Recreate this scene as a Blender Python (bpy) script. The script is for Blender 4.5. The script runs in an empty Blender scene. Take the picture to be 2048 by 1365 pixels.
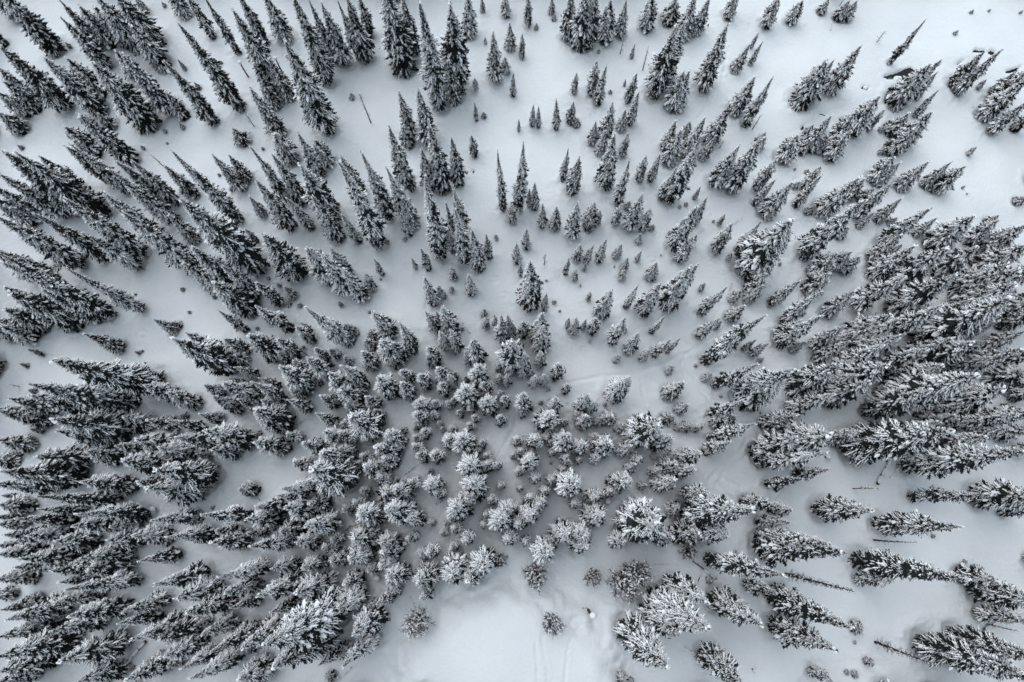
import bpy, math, random
import numpy as np
from mathutils import Matrix, Vector
C = bpy.context.scene.collection
S = bpy.context.scene
PI = math.pi

# ---------------------------------------------------------------- camera
cam_data = bpy.data.cameras.new('drone_camera')
cam_data.sensor_width = 36.0
cam_data.lens = 24.2578
cam_data.clip_start = 1.0
cam_data.clip_end = 9000.0
cam = bpy.data.objects.new('drone_camera', cam_data)
C.objects.link(cam)
R3 = Matrix([[0.999924, -0.0, 0.012318], [0.002852, 0.972822, -0.231539], [-0.011983, 0.231556, 0.972748]])
cam.matrix_world = Matrix.Translation((0, 0, 110.0)) @ R3.to_4x4()
S.camera = cam

# ---------------------------------------------------------------- overcast sky and veiled sun
SUN_EL, SUN_AZ = math.radians(62), math.radians(-35)        # azimuth from +Y towards +X
W = bpy.data.worlds.new('World')
S.world = W
W.use_nodes = True
nt = W.node_tree
nt.nodes.clear()
sky = nt.nodes.new('ShaderNodeTexSky')
sky.sky_type = 'NISHITA'
sky.sun_disc = False
sky.sun_elevation = SUN_EL
sky.sun_rotation = SUN_AZ
sky.dust_density = 1.5
sky.air_density = 1.0
sky.ozone_density = 1.0
hs = nt.nodes.new('ShaderNodeHueSaturation')
hs.inputs['Saturation'].default_value = 0.42                # cloud cover greys the sky
hs.inputs['Hue'].default_value = 0.47
bg = nt.nodes.new('ShaderNodeBackground')
bg.inputs['Strength'].default_value = 0.13
wo = nt.nodes.new('ShaderNodeOutputWorld')
nt.links.new(sky.outputs[0], hs.inputs['Color'])
nt.links.new(hs.outputs[0], bg.inputs['Color'])
nt.links.new(bg.outputs[0], wo.inputs['Surface'])
sd = bpy.data.lights.new('sun', 'SUN')
sd.energy = 0.5
sd.angle = math.radians(80)
sd.color = (0.97, 0.99, 1.0)
sun = bpy.data.objects.new('sun', sd)
C.objects.link(sun)
sdir = Vector((math.sin(SUN_AZ) * math.cos(SUN_EL), math.cos(SUN_AZ) * math.cos(SUN_EL), math.sin(SUN_EL)))
sun.rotation_euler = sdir.to_track_quat('Z', 'Y').to_euler()
sun.location = (0, 0, 150)
S.view_settings.view_transform = 'Standard'
S.view_settings.look = 'None'
S.view_settings.exposure = 0.72
S.view_settings.gamma = 1.0
S.view_settings.use_curve_mapping = False

SPRUCES = [  # x, y, height (dm), crown width (cm), look, label
(-444,392,284,570,31,'towering conical snow-dusted spruce, twenty-two percent across and thirty-four percent down the photo'),
(-592,192,268,522,35,'towering conical snow-laden spruce, eleven percent across and fifty-four percent down the photo'),
(593,-196,216,458,39,'towering conical scarcely snowy spruce, ninety-five percent across and ninety-seven percent down the photo'),
(-343,646,253,504,31,'towering conical snow-dusted spruce, thirty percent across and thirteen percent down the photo'),
(524,94,254,618,39,'towering conical scarcely snowy spruce nearest directly above the forked snowy log'),
(-716,488,218,460,43,'towering conical snow-dusted spruce, six percent across and twenty-seven percent down the photo'),
(-754,500,198,492,39,'towering conical scarcely snowy spruce, five percent across and twenty-seven percent down the photo'),
(585,166,235,609,55,'towering conical snow-dusted spruce, ninety-one percent across and fifty-seven percent down the photo'),
(-665,666,188,539,55,'towering broad snow-dusted spruce, twelve percent across and thirteen percent down the photo'),
(-273,-151,331,596,31,'towering slender snow-dusted spruce, thirty percent across and ninety-two percent down the photo'),
(-112,726,232,526,43,'towering conical snow-dusted spruce, forty-four percent across and seven percent down the photo'),
(653,268,222,582,55,'towering conical snow-dusted spruce, ninety-four percent across and forty-seven percent down the photo'),
(509,-77,263,398,14,'towering slender scarcely snowy spruce, eighty-eight percent across and eighty-three percent down the photo'),
(-143,687,275,412,23,'towering slender snow-laden spruce, forty-two percent across and nine percent down the photo'),
(-680,308,259,340,18,'towering slender snow-dusted spruce, six percent across and forty-three percent down the photo'),
(-632,158,236,408,31,'towering slender snow-dusted spruce, eight percent across and fifty-seven percent down the photo'),
(-745,299,166,534,67,'tall broad snow-dusted spruce, four percent across and forty-five percent down the photo'),
(-208,774,212,564,55,'towering conical snow-dusted spruce, thirty-nine percent across and five percent down the photo'),
(365,-59,284,444,15,'towering slender scarcely snowy spruce nearest directly above the leafless larch'),
(603,65,272,428,19,'towering slender snow-dusted spruce, ninety-three percent across and sixty-seven percent down the photo'),
(-644,415,215,392,30,'towering slender snow-dusted spruce, ten percent across and thirty-four percent down the photo'),
(-239,429,298,392,18,'towering slender snow-dusted spruce, thirty-five percent across and thirty-one percent down the photo'),
(-435,724,214,416,31,'towering conical snow-dusted spruce, twenty-five percent across and eight percent down the photo'),
(-502,692,229,366,30,'towering slender snow-dusted spruce, twenty-one percent across and ten percent down the photo'),
(378,-170,233,433,27,'towering slender scarcely snowy spruce, seventy-nine percent across and ninety-four percent down the photo'),
(-744,393,202,391,30,'towering conical snow-dusted spruce, five percent across and thirty-six percent down the photo'),
(-346,741,219,401,35,'towering slender snow-laden spruce, thirty percent across and seven percent down the photo'),
(-636,115,178,576,71,'towering broad snow-laden spruce, nine percent across and sixty-two percent down the photo'),
(-816,696,175,415,39,'towering conical scarcely snowy spruce, four percent across and twelve percent down the photo'),
(378,-129,259,378,14,'towering slender scarcely snowy spruce nearest directly below the leafless larch'),
(259,-9,307,495,27,'towering slender scarcely snowy spruce, seventy percent across and seventy-five percent down the photo'),
(-556,396,207,390,30,'towering slender snow-dusted spruce, sixteen percent across and thirty-five percent down the photo'),
(202,-134,305,466,19,'towering slender snow-dusted spruce, sixty-six percent across and ninety percent down the photo'),
(640,-185,178,401,39,'towering conical scarcely snowy spruce, ninety-six percent across and ninety-four percent down the photo'),
(-469,216,208,476,43,'towering conical snow-dusted spruce, twenty percent across and fifty-two percent down the photo'),
(-755,689,159,415,55,'tall conical snow-dusted spruce, seven percent across and twelve percent down the photo'),
(381,392,207,599,55,'towering broad snow-dusted spruce, seventy-five percent across and thirty-six percent down the photo'),
(635,-212,186,356,26,'towering conical scarcely snowy spruce, ninety-six percent across and ninety-eight percent down the photo'),
(-691,40,183,454,43,'towering conical snow-dusted spruce, four percent across and seventy percent down the photo'),
(-848,809,160,441,55,'tall conical snow-dusted spruce, three percent across and four percent down the photo'),
(681,156,147,569,67,'tall broad snow-dusted spruce, ninety-five percent across and fifty-eight percent down the photo'),
(547,-24,212,342,26,'towering slender scarcely snowy spruce nearest directly below the forked snowy log'),
(-319,479,200,442,43,'towering conical snow-dusted spruce, thirty-one percent across and twenty-eight percent down the photo'),
(-593,474,198,335,34,'towering slender snow-laden spruce, fourteen percent across and twenty-nine percent down the photo'),
(160,-174,281,463,31,'towering slender snow-dusted spruce, sixty-three percent across and ninety-four percent down the photo'),
(-629,692,164,398,42,'tall conical snow-dusted spruce, fourteen percent across and twelve percent down the photo'),
(474,412,211,392,30,'towering slender snow-dusted spruce, eighty-one percent across and thirty-four percent down the photo'),
(-700,819,134,490,67,'tall broad snow-dusted spruce, twelve percent across and four percent down the photo'),
(-783,487,159,368,42,'tall conical snow-dusted spruce, four percent across and twenty-nine percent down the photo'),
(627,221,176,481,51,'towering conical scarcely snowy spruce, ninety-two percent across and fifty-two percent down the photo'),
(-479,474,248,290,6,'towering spindly snow-dusted spruce, twenty-one percent across and twenty-eight percent down the photo'),
(241,718,185,435,43,'towering conical snow-dusted spruce, sixty-five percent across and nine percent down the photo'),
(-686,592,153,391,50,'tall conical scarcely snowy spruce, ten percent across and twenty percent down the photo'),
(-287,-184,247,466,35,'towering slender snow-laden spruce, thirty percent across and ninety-five percent down the photo'),
(-595,-200,161,430,59,'tall conical snow-laden spruce, nine percent across and ninety-six percent down the photo'),
(-374,381,184,448,39,'towering conical scarcely snowy spruce, twenty-seven percent across and thirty-seven percent down the photo'),
(-615,444,175,364,42,'towering conical snow-dusted spruce, thirteen percent across and thirty-two percent down the photo'),
(415,96,185,601,67,'towering broad snow-dusted spruce, seventy-nine percent across and sixty-four percent down the photo'),
(-751,305,169,389,42,'tall conical snow-dusted spruce, four percent across and forty-four percent down the photo'),
(733,337,142,493,67,'tall broad snow-dusted spruce, ninety-seven percent across and forty-two percent down the photo'),
(-665,822,139,490,67,'tall broad snow-dusted spruce, fourteen percent across and four percent down the photo'),
(-133,409,285,330,6,'towering spindly snow-dusted spruce, forty-two percent across and thirty-three percent down the photo'),
(-664,-194,170,395,46,'tall conical snow-laden spruce, four percent across and ninety-five percent down the photo'),
(614,363,170,475,55,'towering conical snow-dusted spruce, ninety percent across and thirty-nine percent down the photo'),
(727,319,138,510,67,'tall broad snow-dusted spruce, ninety-seven percent across and forty-three percent down the photo'),
(-699,404,187,301,30,'towering slender snow-dusted spruce, seven percent across and thirty-five percent down the photo'),
(613,314,182,432,43,'towering conical snow-dusted spruce, ninety percent across and forty-three percent down the photo'),
(-225,479,241,335,18,'towering slender snow-dusted spruce, thirty-seven percent across and twenty-seven percent down the photo'),
(366,-44,260,326,14,'towering spindly scarcely snowy spruce, seventy-seven percent across and seventy-nine percent down the photo'),
(-546,664,182,316,30,'towering slender snow-dusted spruce, nineteen percent across and fourteen percent down the photo'),
(-754,778,136,373,54,'tall conical snow-dusted spruce, eight percent across and six percent down the photo'),
(-280,793,164,404,47,'tall conical snow-laden spruce, thirty-five percent across and five percent down the photo'),
(-479,363,171,388,42,'towering conical snow-dusted spruce, twenty-one percent across and thirty-nine percent down the photo'),
(-631,317,208,266,22,'towering spindly snow-laden spruce, ten percent across and forty-three percent down the photo'),
(256,511,231,334,18,'towering slender snow-dusted spruce, sixty-seven percent across and twenty-five percent down the photo'),
(291,-136,227,379,30,'towering slender snow-dusted spruce, seventy-two percent across and eighty-nine percent down the photo'),
(328,730,171,383,42,'towering conical snow-dusted spruce, seventy percent across and eight percent down the photo'),
(-704,306,157,356,42,'tall conical snow-dusted spruce, seven percent across and forty-four percent down the photo'),
(-487,41,182,472,59,'towering conical snow-laden spruce, eighteen percent across and seventy percent down the photo'),
(286,-78,306,295,2,'towering spindly scarcely snowy spruce, seventy-two percent across and eighty-three percent down the photo'),
(-320,786,157,372,42,'tall conical snow-dusted spruce, thirty-three percent across and five percent down the photo'),
(668,701,117,449,67,'mid-height broad snow-dusted spruce nearest just right of the black creek opening'),
(552,147,182,417,43,'towering conical snow-dusted spruce, eighty-eight percent across and fifty-nine percent down the photo'),
(501,191,171,478,51,'towering conical scarcely snowy spruce, eighty-four percent across and fifty-five percent down the photo'),
(590,272,184,389,42,'towering conical snow-dusted spruce, eighty-nine percent across and forty-seven percent down the photo'),
(-193,534,206,338,30,'towering slender snow-dusted spruce, thirty-nine percent across and twenty-three percent down the photo'),
(722,347,132,473,67,'tall broad snow-dusted spruce, ninety-six percent across and forty-one percent down the photo'),
(-133,533,202,354,30,'towering slender snow-dusted spruce, forty-three percent across and twenty-four percent down the photo'),
(498,697,123,467,67,'tall broad snow-dusted spruce, eighty percent across and twelve percent down the photo'),
(638,93,156,411,55,'tall conical snow-dusted spruce, ninety-three percent across and sixty-five percent down the photo'),
(-692,68,120,514,79,'tall squat bushy snow-dusted spruce, six percent across and sixty-seven percent down the photo'),
(193,-150,225,436,31,'towering conical snow-dusted spruce, sixty-five percent across and ninety-one percent down the photo'),
(458,-5,176,374,38,'towering conical scarcely snowy spruce, eighty-two percent across and seventy-five percent down the photo'),
(364,534,171,386,42,'towering conical snow-dusted spruce, seventy-three percent across and twenty-four percent down the photo'),
(688,-123,145,408,55,'tall broad snow-dusted spruce, ninety-eight percent across and eighty-seven percent down the photo'),
(598,197,147,459,55,'tall broad snow-dusted spruce, ninety percent across and fifty-five percent down the photo'),
(272,-209,189,372,26,'towering conical scarcely snowy spruce, seventy-one percent across and ninety-eight percent down the photo'),
(-650,780,112,405,67,'mid-height broad snow-dusted spruce, fourteen percent across and seven percent down the photo'),
(550,722,127,399,54,'tall broad snow-dusted spruce nearest just left of the black creek opening'),
(-447,319,145,454,55,'tall broad snow-dusted spruce, twenty-three percent across and forty-three percent down the photo'),
(-610,506,157,307,30,'tall conical snow-dusted spruce, fourteen percent across and twenty-seven percent down the photo'),
(-738,343,196,238,17,'towering spindly snow-dusted spruce, five percent across and forty-one percent down the photo'),
(-707,548,142,310,38,'tall conical scarcely snowy spruce, nine percent across and twenty-four percent down the photo'),
(-393,463,176,335,30,'towering conical snow-dusted spruce, twenty-seven percent across and thirty percent down the photo'),
(170,-28,239,568,43,'towering conical snow-dusted spruce, sixty-three percent across and seventy-seven percent down the photo'),
(302,229,281,284,2,'towering spindly scarcely snowy spruce, seventy-two percent across and fifty percent down the photo'),
(363,169,188,496,55,'towering conical snow-dusted spruce, seventy-five percent across and fifty-seven percent down the photo'),
(-677,525,171,262,18,'towering slender snow-dusted spruce, ten percent across and twenty-five percent down the photo'),
(-288,356,173,386,42,'towering conical snow-dusted spruce, thirty-three percent across and forty percent down the photo'),
(260,742,164,350,42,'tall conical snow-dusted spruce, sixty-six percent across and eight percent down the photo'),
(435,187,181,440,39,'towering conical scarcely snowy spruce, eighty percent across and fifty-five percent down the photo'),
(544,236,134,502,67,'tall broad snow-dusted spruce, eighty-six percent across and fifty-one percent down the photo'),
(-684,-151,140,345,42,'tall conical snow-dusted spruce, four percent across and ninety percent down the photo'),
(-158,623,162,360,42,'tall conical snow-dusted spruce, forty-one percent across and seventeen percent down the photo'),
(514,489,136,398,54,'tall broad snow-dusted spruce, eighty-two percent across and twenty-nine percent down the photo'),
(-423,640,147,346,42,'tall conical snow-dusted spruce, twenty-six percent across and sixteen percent down the photo'),
(376,65,263,279,6,'towering spindly snow-dusted spruce, seventy-seven percent across and sixty-seven percent down the photo'),
(-727,829,99,409,67,'mid-height squat bushy snow-dusted spruce, eleven percent across and four percent down the photo'),
(-275,41,205,565,59,'towering conical snow-laden spruce, thirty-two percent across and seventy percent down the photo'),
(690,425,120,461,67,'tall broad snow-dusted spruce, ninety-three percent across and thirty-four percent down the photo'),
(-317,372,151,417,55,'tall conical snow-dusted spruce, thirty-one percent across and thirty-eight percent down the photo'),
(720,223,136,384,54,'tall broad snow-dusted spruce, ninety-seven percent across and fifty-two percent down the photo'),
(-338,784,163,291,34,'tall slender snow-laden spruce, thirty-two percent across and five percent down the photo'),
(352,174,229,382,26,'towering slender scarcely snowy spruce, seventy-five percent across and fifty-six percent down the photo'),
(-793,290,100,404,67,'mid-height squat bushy snow-dusted spruce, two percent across and forty-six percent down the photo'),
(663,616,107,408,67,'mid-height broad snow-dusted spruce, ninety percent across and nineteen percent down the photo'),
(-792,378,138,300,42,'tall conical snow-dusted spruce, three percent across and thirty-eight percent down the photo'),
(-769,818,128,327,54,'tall conical snow-dusted spruce, eight percent across and four percent down the photo'),
(-644,391,145,300,46,'tall conical snow-laden spruce, eleven percent across and thirty-seven percent down the photo'),
(-580,-111,191,274,22,'towering slender snow-laden spruce, ten percent across and eighty-six percent down the photo'),
(-579,-14,180,317,34,'towering slender snow-laden spruce, eleven percent across and seventy-five percent down the photo'),
(-699,-221,114,393,66,'mid-height broad snow-dusted spruce, three percent across and ninety-seven percent down the photo'),
(-623,8,203,263,18,'towering spindly snow-dusted spruce, eight percent across and seventy-three percent down the photo'),
(709,17,167,460,55,'tall conical snow-dusted spruce, ninety-eight percent across and seventy-three percent down the photo'),
(-750,822,106,360,66,'mid-height broad snow-dusted spruce, nine percent across and four percent down the photo'),
(227,-115,226,366,30,'towering slender snow-dusted spruce, sixty-seven percent across and eighty-seven percent down the photo'),
(-758,724,107,353,66,'mid-height broad snow-dusted spruce, eight percent across and eleven percent down the photo'),
(-595,-150,138,363,58,'tall conical snow-laden spruce, ten percent across and ninety percent down the photo'),
(-549,62,149,418,55,'tall broad snow-dusted spruce, fifteen percent across and sixty-eight percent down the photo'),
(-504,22,159,414,59,'tall conical snow-laden spruce, seventeen percent across and seventy-two percent down the photo'),
(683,126,156,320,38,'tall conical scarcely snowy spruce, ninety-six percent across and sixty-one percent down the photo'),
(-812,375,107,360,66,'mid-height broad snow-dusted spruce, two percent across and thirty-nine percent down the photo'),
(-871,692,90,383,82,'mid-height squat bushy snow-laden spruce, two percent across and fourteen percent down the photo'),
(-604,-86,102,477,79,'mid-height squat bushy snow-dusted spruce, ten percent across and eighty-three percent down the photo'),
(582,644,118,376,66,'mid-height broad snow-dusted spruce, eighty-five percent across and sixteen percent down the photo'),
(768,386,118,477,67,'mid-height squat bushy snow-dusted spruce, ninety-eight percent across and thirty-eight percent down the photo'),
(696,383,104,477,79,'mid-height squat bushy snow-dusted spruce, ninety-three percent across and thirty-eight percent down the photo'),
(541,271,134,447,67,'tall broad snow-dusted spruce, eighty-five percent across and forty-eight percent down the photo'),
(-375,508,172,291,30,'towering slender snow-dusted spruce, twenty-eight percent across and twenty-six percent down the photo'),
(818,671,129,377,54,'tall broad snow-dusted spruce, ninety-eight percent across and fifteen percent down the photo'),
(-824,485,122,338,54,'tall conical snow-dusted spruce, two percent across and thirty percent down the photo'),
(-751,605,96,377,66,'mid-height broad snow-dusted spruce, eight percent across and twenty percent down the photo'),
(-690,-174,138,325,46,'tall conical snow-laden spruce, three percent across and ninety-two percent down the photo'),
(108,817,160,408,55,'tall conical snow-dusted spruce, fifty-seven percent across and four percent down the photo'),
(-92,399,220,299,18,'towering slender snow-dusted spruce, forty-five percent across and thirty-five percent down the photo'),
(-193,473,198,289,18,'towering slender snow-dusted spruce, thirty-nine percent across and twenty-nine percent down the photo'),
(605,428,148,295,30,'tall conical snow-dusted spruce, eighty-eight percent across and thirty-four percent down the photo'),
(-592,506,148,276,30,'tall slender snow-dusted spruce, fifteen percent across and twenty-seven percent down the photo'),
(-701,152,141,349,46,'tall conical snow-laden spruce, six percent across and fifty-nine percent down the photo'),
(-428,831,128,376,54,'tall broad snow-dusted spruce, twenty-seven percent across and three percent down the photo'),
(555,327,152,374,42,'tall conical snow-dusted spruce, eighty-six percent across and forty-two percent down the photo'),
(-670,-75,144,314,46,'tall conical snow-laden spruce, five percent across and eighty-two percent down the photo'),
(-286,266,212,320,22,'towering slender snow-laden spruce, thirty-two percent across and forty-seven percent down the photo'),
(376,83,169,449,51,'tall conical scarcely snowy spruce, seventy-six percent across and sixty-six percent down the photo'),
(490,170,147,419,51,'tall broad scarcely snowy spruce, eighty-three percent across and fifty-seven percent down the photo'),
(-416,-217,168,320,34,'tall conical snow-laden spruce, twenty-one percent across and ninety-eight percent down the photo'),
(17,326,207,387,30,'towering slender snow-dusted spruce, fifty-two percent across and forty-two percent down the photo'),
(608,16,194,239,17,'towering spindly snow-dusted spruce, ninety-three percent across and seventy-three percent down the photo'),
(-415,713,117,351,54,'mid-height broad snow-dusted spruce, twenty-seven percent across and eleven percent down the photo'),
(146,538,168,336,30,'tall conical snow-dusted spruce, sixty percent across and twenty-four percent down the photo'),
(591,377,129,398,54,'tall broad snow-dusted spruce, eighty-seven percent across and thirty-eight percent down the photo'),
(-641,181,131,316,46,'tall conical snow-laden spruce, ten percent across and fifty-six percent down the photo'),
(-869,706,106,320,58,'mid-height broad snow-laden spruce, two percent across and thirteen percent down the photo'),
(-309,443,168,302,30,'tall slender snow-dusted spruce, thirty-two percent across and thirty-two percent down the photo'),
(-836,471,102,367,66,'mid-height broad snow-dusted spruce, two percent across and thirty-one percent down the photo'),
(-398,506,193,230,17,'towering spindly snow-dusted spruce, twenty-six percent across and twenty-six percent down the photo'),
(239,321,190,338,30,'towering slender snow-dusted spruce, sixty-six percent across and forty-two percent down the photo'),
(-542,29,119,452,71,'mid-height broad snow-laden spruce, fifteen percent across and seventy-one percent down the photo'),
(-191,808,151,324,42,'tall conical snow-dusted spruce, forty percent across and four percent down the photo'),
(-3,496,232,251,6,'towering spindly snow-dusted spruce, fifty-one percent across and twenty-six percent down the photo'),
(-351,-175,172,360,42,'towering conical snow-dusted spruce, twenty-six percent across and ninety-three percent down the photo'),
(-608,29,135,358,58,'tall conical snow-laden spruce, eleven percent across and seventy-one percent down the photo'),
(-398,240,125,414,67,'tall broad snow-dusted spruce, twenty-six percent across and fifty-one percent down the photo'),
(-504,-167,164,288,30,'tall slender snow-dusted spruce, fifteen percent across and ninety-two percent down the photo'),
(-435,-138,159,345,42,'tall conical snow-dusted spruce, twenty-one percent across and eighty-nine percent down the photo'),
(-437,696,121,318,54,'tall conical snow-dusted spruce, twenty-six percent across and thirteen percent down the photo'),
(-458,-120,147,364,46,'tall conical snow-laden spruce, nineteen percent across and eighty-seven percent down the photo'),
(608,231,153,308,30,'tall conical snow-dusted spruce, ninety percent across and fifty-one percent down the photo'),
(-45,750,137,304,42,'tall conical snow-dusted spruce, forty-eight percent across and eight percent down the photo'),
(781,721,124,260,42,'tall conical snow-dusted spruce, ninety-six percent across and ten percent down the photo'),
(774,420,107,400,67,'mid-height broad snow-dusted spruce, ninety-eight percent across and thirty-five percent down the photo'),
(333,623,129,341,54,'tall conical snow-dusted spruce, seventy percent across and eighteen percent down the photo'),
(-492,-179,109,414,67,'mid-height broad snow-dusted spruce, seventeen percent across and ninety-three percent down the photo'),
(-729,27,141,302,46,'tall conical snow-laden spruce, three percent across and seventy-one percent down the photo'),
(417,485,126,348,54,'tall conical snow-dusted spruce, seventy-six percent across and twenty-nine percent down the photo'),
(-430,100,164,382,46,'tall conical snow-laden spruce, twenty-two percent across and sixty-four percent down the photo'),
(-686,-89,129,294,42,'tall conical snow-dusted spruce, four percent across and eighty-three percent down the photo'),
(-440,341,152,282,30,'tall slender snow-dusted spruce, twenty-three percent across and forty-one percent down the photo'),
(-402,589,97,390,70,'mid-height squat bushy snow-laden spruce, twenty-eight percent across and twenty-one percent down the photo'),
(-385,-92,192,311,34,'towering slender snow-laden spruce, twenty-four percent across and eighty-four percent down the photo'),
(-339,189,166,346,46,'tall conical snow-laden spruce, twenty-nine percent across and fifty-five percent down the photo'),
(665,-100,89,322,62,'mid-height broad scarcely snowy spruce, ninety-six percent across and eighty-five percent down the photo'),
(-525,-226,117,338,54,'mid-height broad snow-dusted spruce, fourteen percent across and ninety-eight percent down the photo'),
(-274,524,142,307,42,'tall conical snow-dusted spruce, thirty-four percent across and twenty-six percent down the photo'),
(-478,-99,168,293,30,'tall slender snow-dusted spruce, eighteen percent across and eighty-five percent down the photo'),
(-758,533,121,248,41,'tall conical snow-dusted spruce, six percent across and twenty-six percent down the photo'),
(260,426,161,312,30,'tall conical snow-dusted spruce, sixty-seven percent across and thirty-three percent down the photo'),
(-483,241,139,319,46,'tall conical snow-laden spruce, twenty percent across and fifty percent down the photo'),
(124,817,148,320,38,'tall conical scarcely snowy spruce, fifty-eight percent across and three percent down the photo'),
(-623,-167,134,271,46,'tall conical snow-laden spruce, eight percent across and ninety-two percent down the photo'),
(-711,-44,130,279,42,'tall conical snow-dusted spruce, three percent across and seventy-eight percent down the photo'),
(-615,-28,124,335,58,'tall conical snow-laden spruce, ten percent across and seventy-seven percent down the photo'),
(-117,701,123,318,54,'tall conical snow-dusted spruce, forty-four percent across and twelve percent down the photo'),
(626,-201,103,257,38,'mid-height conical scarcely snowy spruce, ninety-four percent across and ninety-six percent down the photo'),
(-468,821,140,277,30,'tall conical snow-dusted spruce, twenty-five percent across and four percent down the photo'),
(-336,-111,179,346,30,'towering conical snow-dusted spruce, twenty-seven percent across and eighty-six percent down the photo'),
(773,734,102,295,50,'mid-height broad scarcely snowy spruce, ninety-five percent across and ten percent down the photo'),
(-656,101,135,307,46,'tall conical snow-laden spruce, eight percent across and sixty-four percent down the photo'),
(146,618,138,325,42,'tall conical snow-dusted spruce, fifty-nine percent across and eighteen percent down the photo'),
(837,699,108,344,66,'mid-height broad snow-dusted spruce, ninety-eight percent across and thirteen percent down the photo'),
(-374,127,152,423,55,'tall conical snow-dusted spruce, twenty-six percent across and sixty-one percent down the photo'),
(381,679,109,345,54,'mid-height broad snow-dusted spruce, seventy-three percent across and fourteen percent down the photo'),
(182,108,195,462,43,'towering conical snow-dusted spruce, sixty-three percent across and sixty-three percent down the photo'),
(-107,543,158,277,30,'tall slender snow-dusted spruce nearest just left of the two tiny black water holes'),
(-541,386,103,330,66,'mid-height broad snow-dusted spruce, eighteen percent across and thirty-eight percent down the photo'),
(333,542,130,319,42,'tall conical snow-dusted spruce, seventy-one percent across and twenty-four percent down the photo'),
(277,-36,159,387,38,'tall conical scarcely snowy spruce, seventy percent across and seventy-eight percent down the photo'),
(509,194,98,479,79,'mid-height squat bushy snow-dusted spruce, eighty-three percent across and fifty-five percent down the photo'),
(-100,457,173,272,18,'towering slender snow-dusted spruce nearest directly below the two tiny black water holes'),
(542,618,100,340,66,'mid-height broad snow-dusted spruce, eighty-two percent across and nineteen percent down the photo'),
(-294,-115,155,419,59,'tall conical snow-laden spruce, thirty percent across and eighty-six percent down the photo'),
(684,-153,126,260,42,'tall conical snow-dusted spruce, ninety-eight percent across and ninety percent down the photo'),
(270,691,105,363,66,'mid-height broad snow-dusted spruce, sixty-six percent across and thirteen percent down the photo'),
(-627,161,120,349,58,'mid-height broad snow-laden spruce, eleven percent across and fifty-eight percent down the photo'),
(-475,-198,113,358,58,'mid-height broad snow-laden spruce, eighteen percent across and ninety-five percent down the photo'),
(-757,129,124,309,42,'tall conical snow-dusted spruce, three percent across and sixty-one percent down the photo'),
(154,831,111,356,66,'mid-height broad snow-dusted spruce, fifty-nine percent across and three percent down the photo'),
(-690,751,85,323,66,'mid-height broad snow-dusted spruce, twelve percent across and ten percent down the photo'),
(277,691,115,329,54,'mid-height broad snow-dusted spruce, sixty-seven percent across and thirteen percent down the photo'),
(433,153,154,342,42,'tall conical snow-dusted spruce, seventy-nine percent across and fifty-nine percent down the photo'),
(-192,639,131,283,42,'tall conical snow-dusted spruce, forty percent across and seventeen percent down the photo'),
(-476,93,160,306,30,'tall conical snow-dusted spruce, nineteen percent across and sixty-four percent down the photo'),
(-588,-233,125,302,46,'tall conical snow-laden spruce, ten percent across and ninety-nine percent down the photo'),
(-392,-175,171,270,18,'towering slender snow-dusted spruce, twenty-three percent across and ninety-three percent down the photo'),
(-747,149,119,291,46,'mid-height conical snow-laden spruce, three percent across and fifty-nine percent down the photo'),
(-482,533,125,262,42,'tall conical snow-dusted spruce, twenty-two percent across and twenty-five percent down the photo'),
(-687,-45,113,297,58,'mid-height conical snow-laden spruce, five percent across and seventy-eight percent down the photo'),
(-562,522,111,277,42,'mid-height conical snow-dusted spruce, eighteen percent across and twenty-seven percent down the photo'),
(-516,360,111,298,54,'mid-height conical snow-dusted spruce, nineteen percent across and forty percent down the photo'),
(569,479,123,265,42,'tall conical snow-dusted spruce, eighty-five percent across and thirty percent down the photo'),
(-472,-45,154,297,34,'tall conical snow-laden spruce, nineteen percent across and seventy-nine percent down the photo'),
(-634,-133,120,273,42,'tall conical snow-dusted spruce, eight percent across and eighty-eight percent down the photo'),
(-348,559,133,263,30,'tall conical snow-dusted spruce, thirty percent across and twenty-three percent down the photo'),
(420,258,173,291,30,'towering slender snow-dusted spruce, seventy-eight percent across and forty-eight percent down the photo'),
(-692,-25,136,243,29,'tall slender snow-dusted spruce, five percent across and seventy-six percent down the photo'),
(653,536,97,301,54,'mid-height broad snow-dusted spruce, eighty-nine percent across and twenty-five percent down the photo'),
(258,587,114,339,54,'mid-height broad snow-dusted spruce, sixty-six percent across and twenty-one percent down the photo'),
(-651,-53,101,334,66,'mid-height broad snow-dusted spruce, eight percent across and seventy-nine percent down the photo'),
(-548,92,111,382,70,'mid-height broad snow-laden spruce, sixteen percent across and sixty-five percent down the photo'),
(-421,-52,138,351,54,'tall conical snow-dusted spruce, twenty-two percent across and seventy-nine percent down the photo'),
(538,238,165,251,18,'tall slender snow-dusted spruce, eighty-six percent across and fifty percent down the photo'),
(708,528,92,300,66,'mid-height broad snow-dusted spruce, ninety-three percent across and twenty-six percent down the photo'),
(-598,-70,128,277,46,'tall conical snow-laden spruce, eleven percent across and eighty-one percent down the photo'),
(647,603,78,340,78,'short squat bushy snow-dusted spruce, eighty-eight percent across and twenty percent down the photo'),
(-184,466,117,334,54,'mid-height broad snow-dusted spruce, forty percent across and thirty-one percent down the photo'),
(-553,440,103,288,54,'mid-height conical snow-dusted spruce, eighteen percent across and thirty-three percent down the photo'),
(500,608,109,289,54,'mid-height conical snow-dusted spruce, eighty percent across and nineteen percent down the photo'),
(296,836,118,356,54,'mid-height broad snow-dusted spruce, sixty-seven percent across and three percent down the photo'),
(-260,338,144,296,42,'tall conical snow-dusted spruce, thirty-five percent across and forty-two percent down the photo'),
(-155,533,144,261,30,'tall slender snow-dusted spruce, forty-two percent across and twenty-five percent down the photo'),
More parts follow.
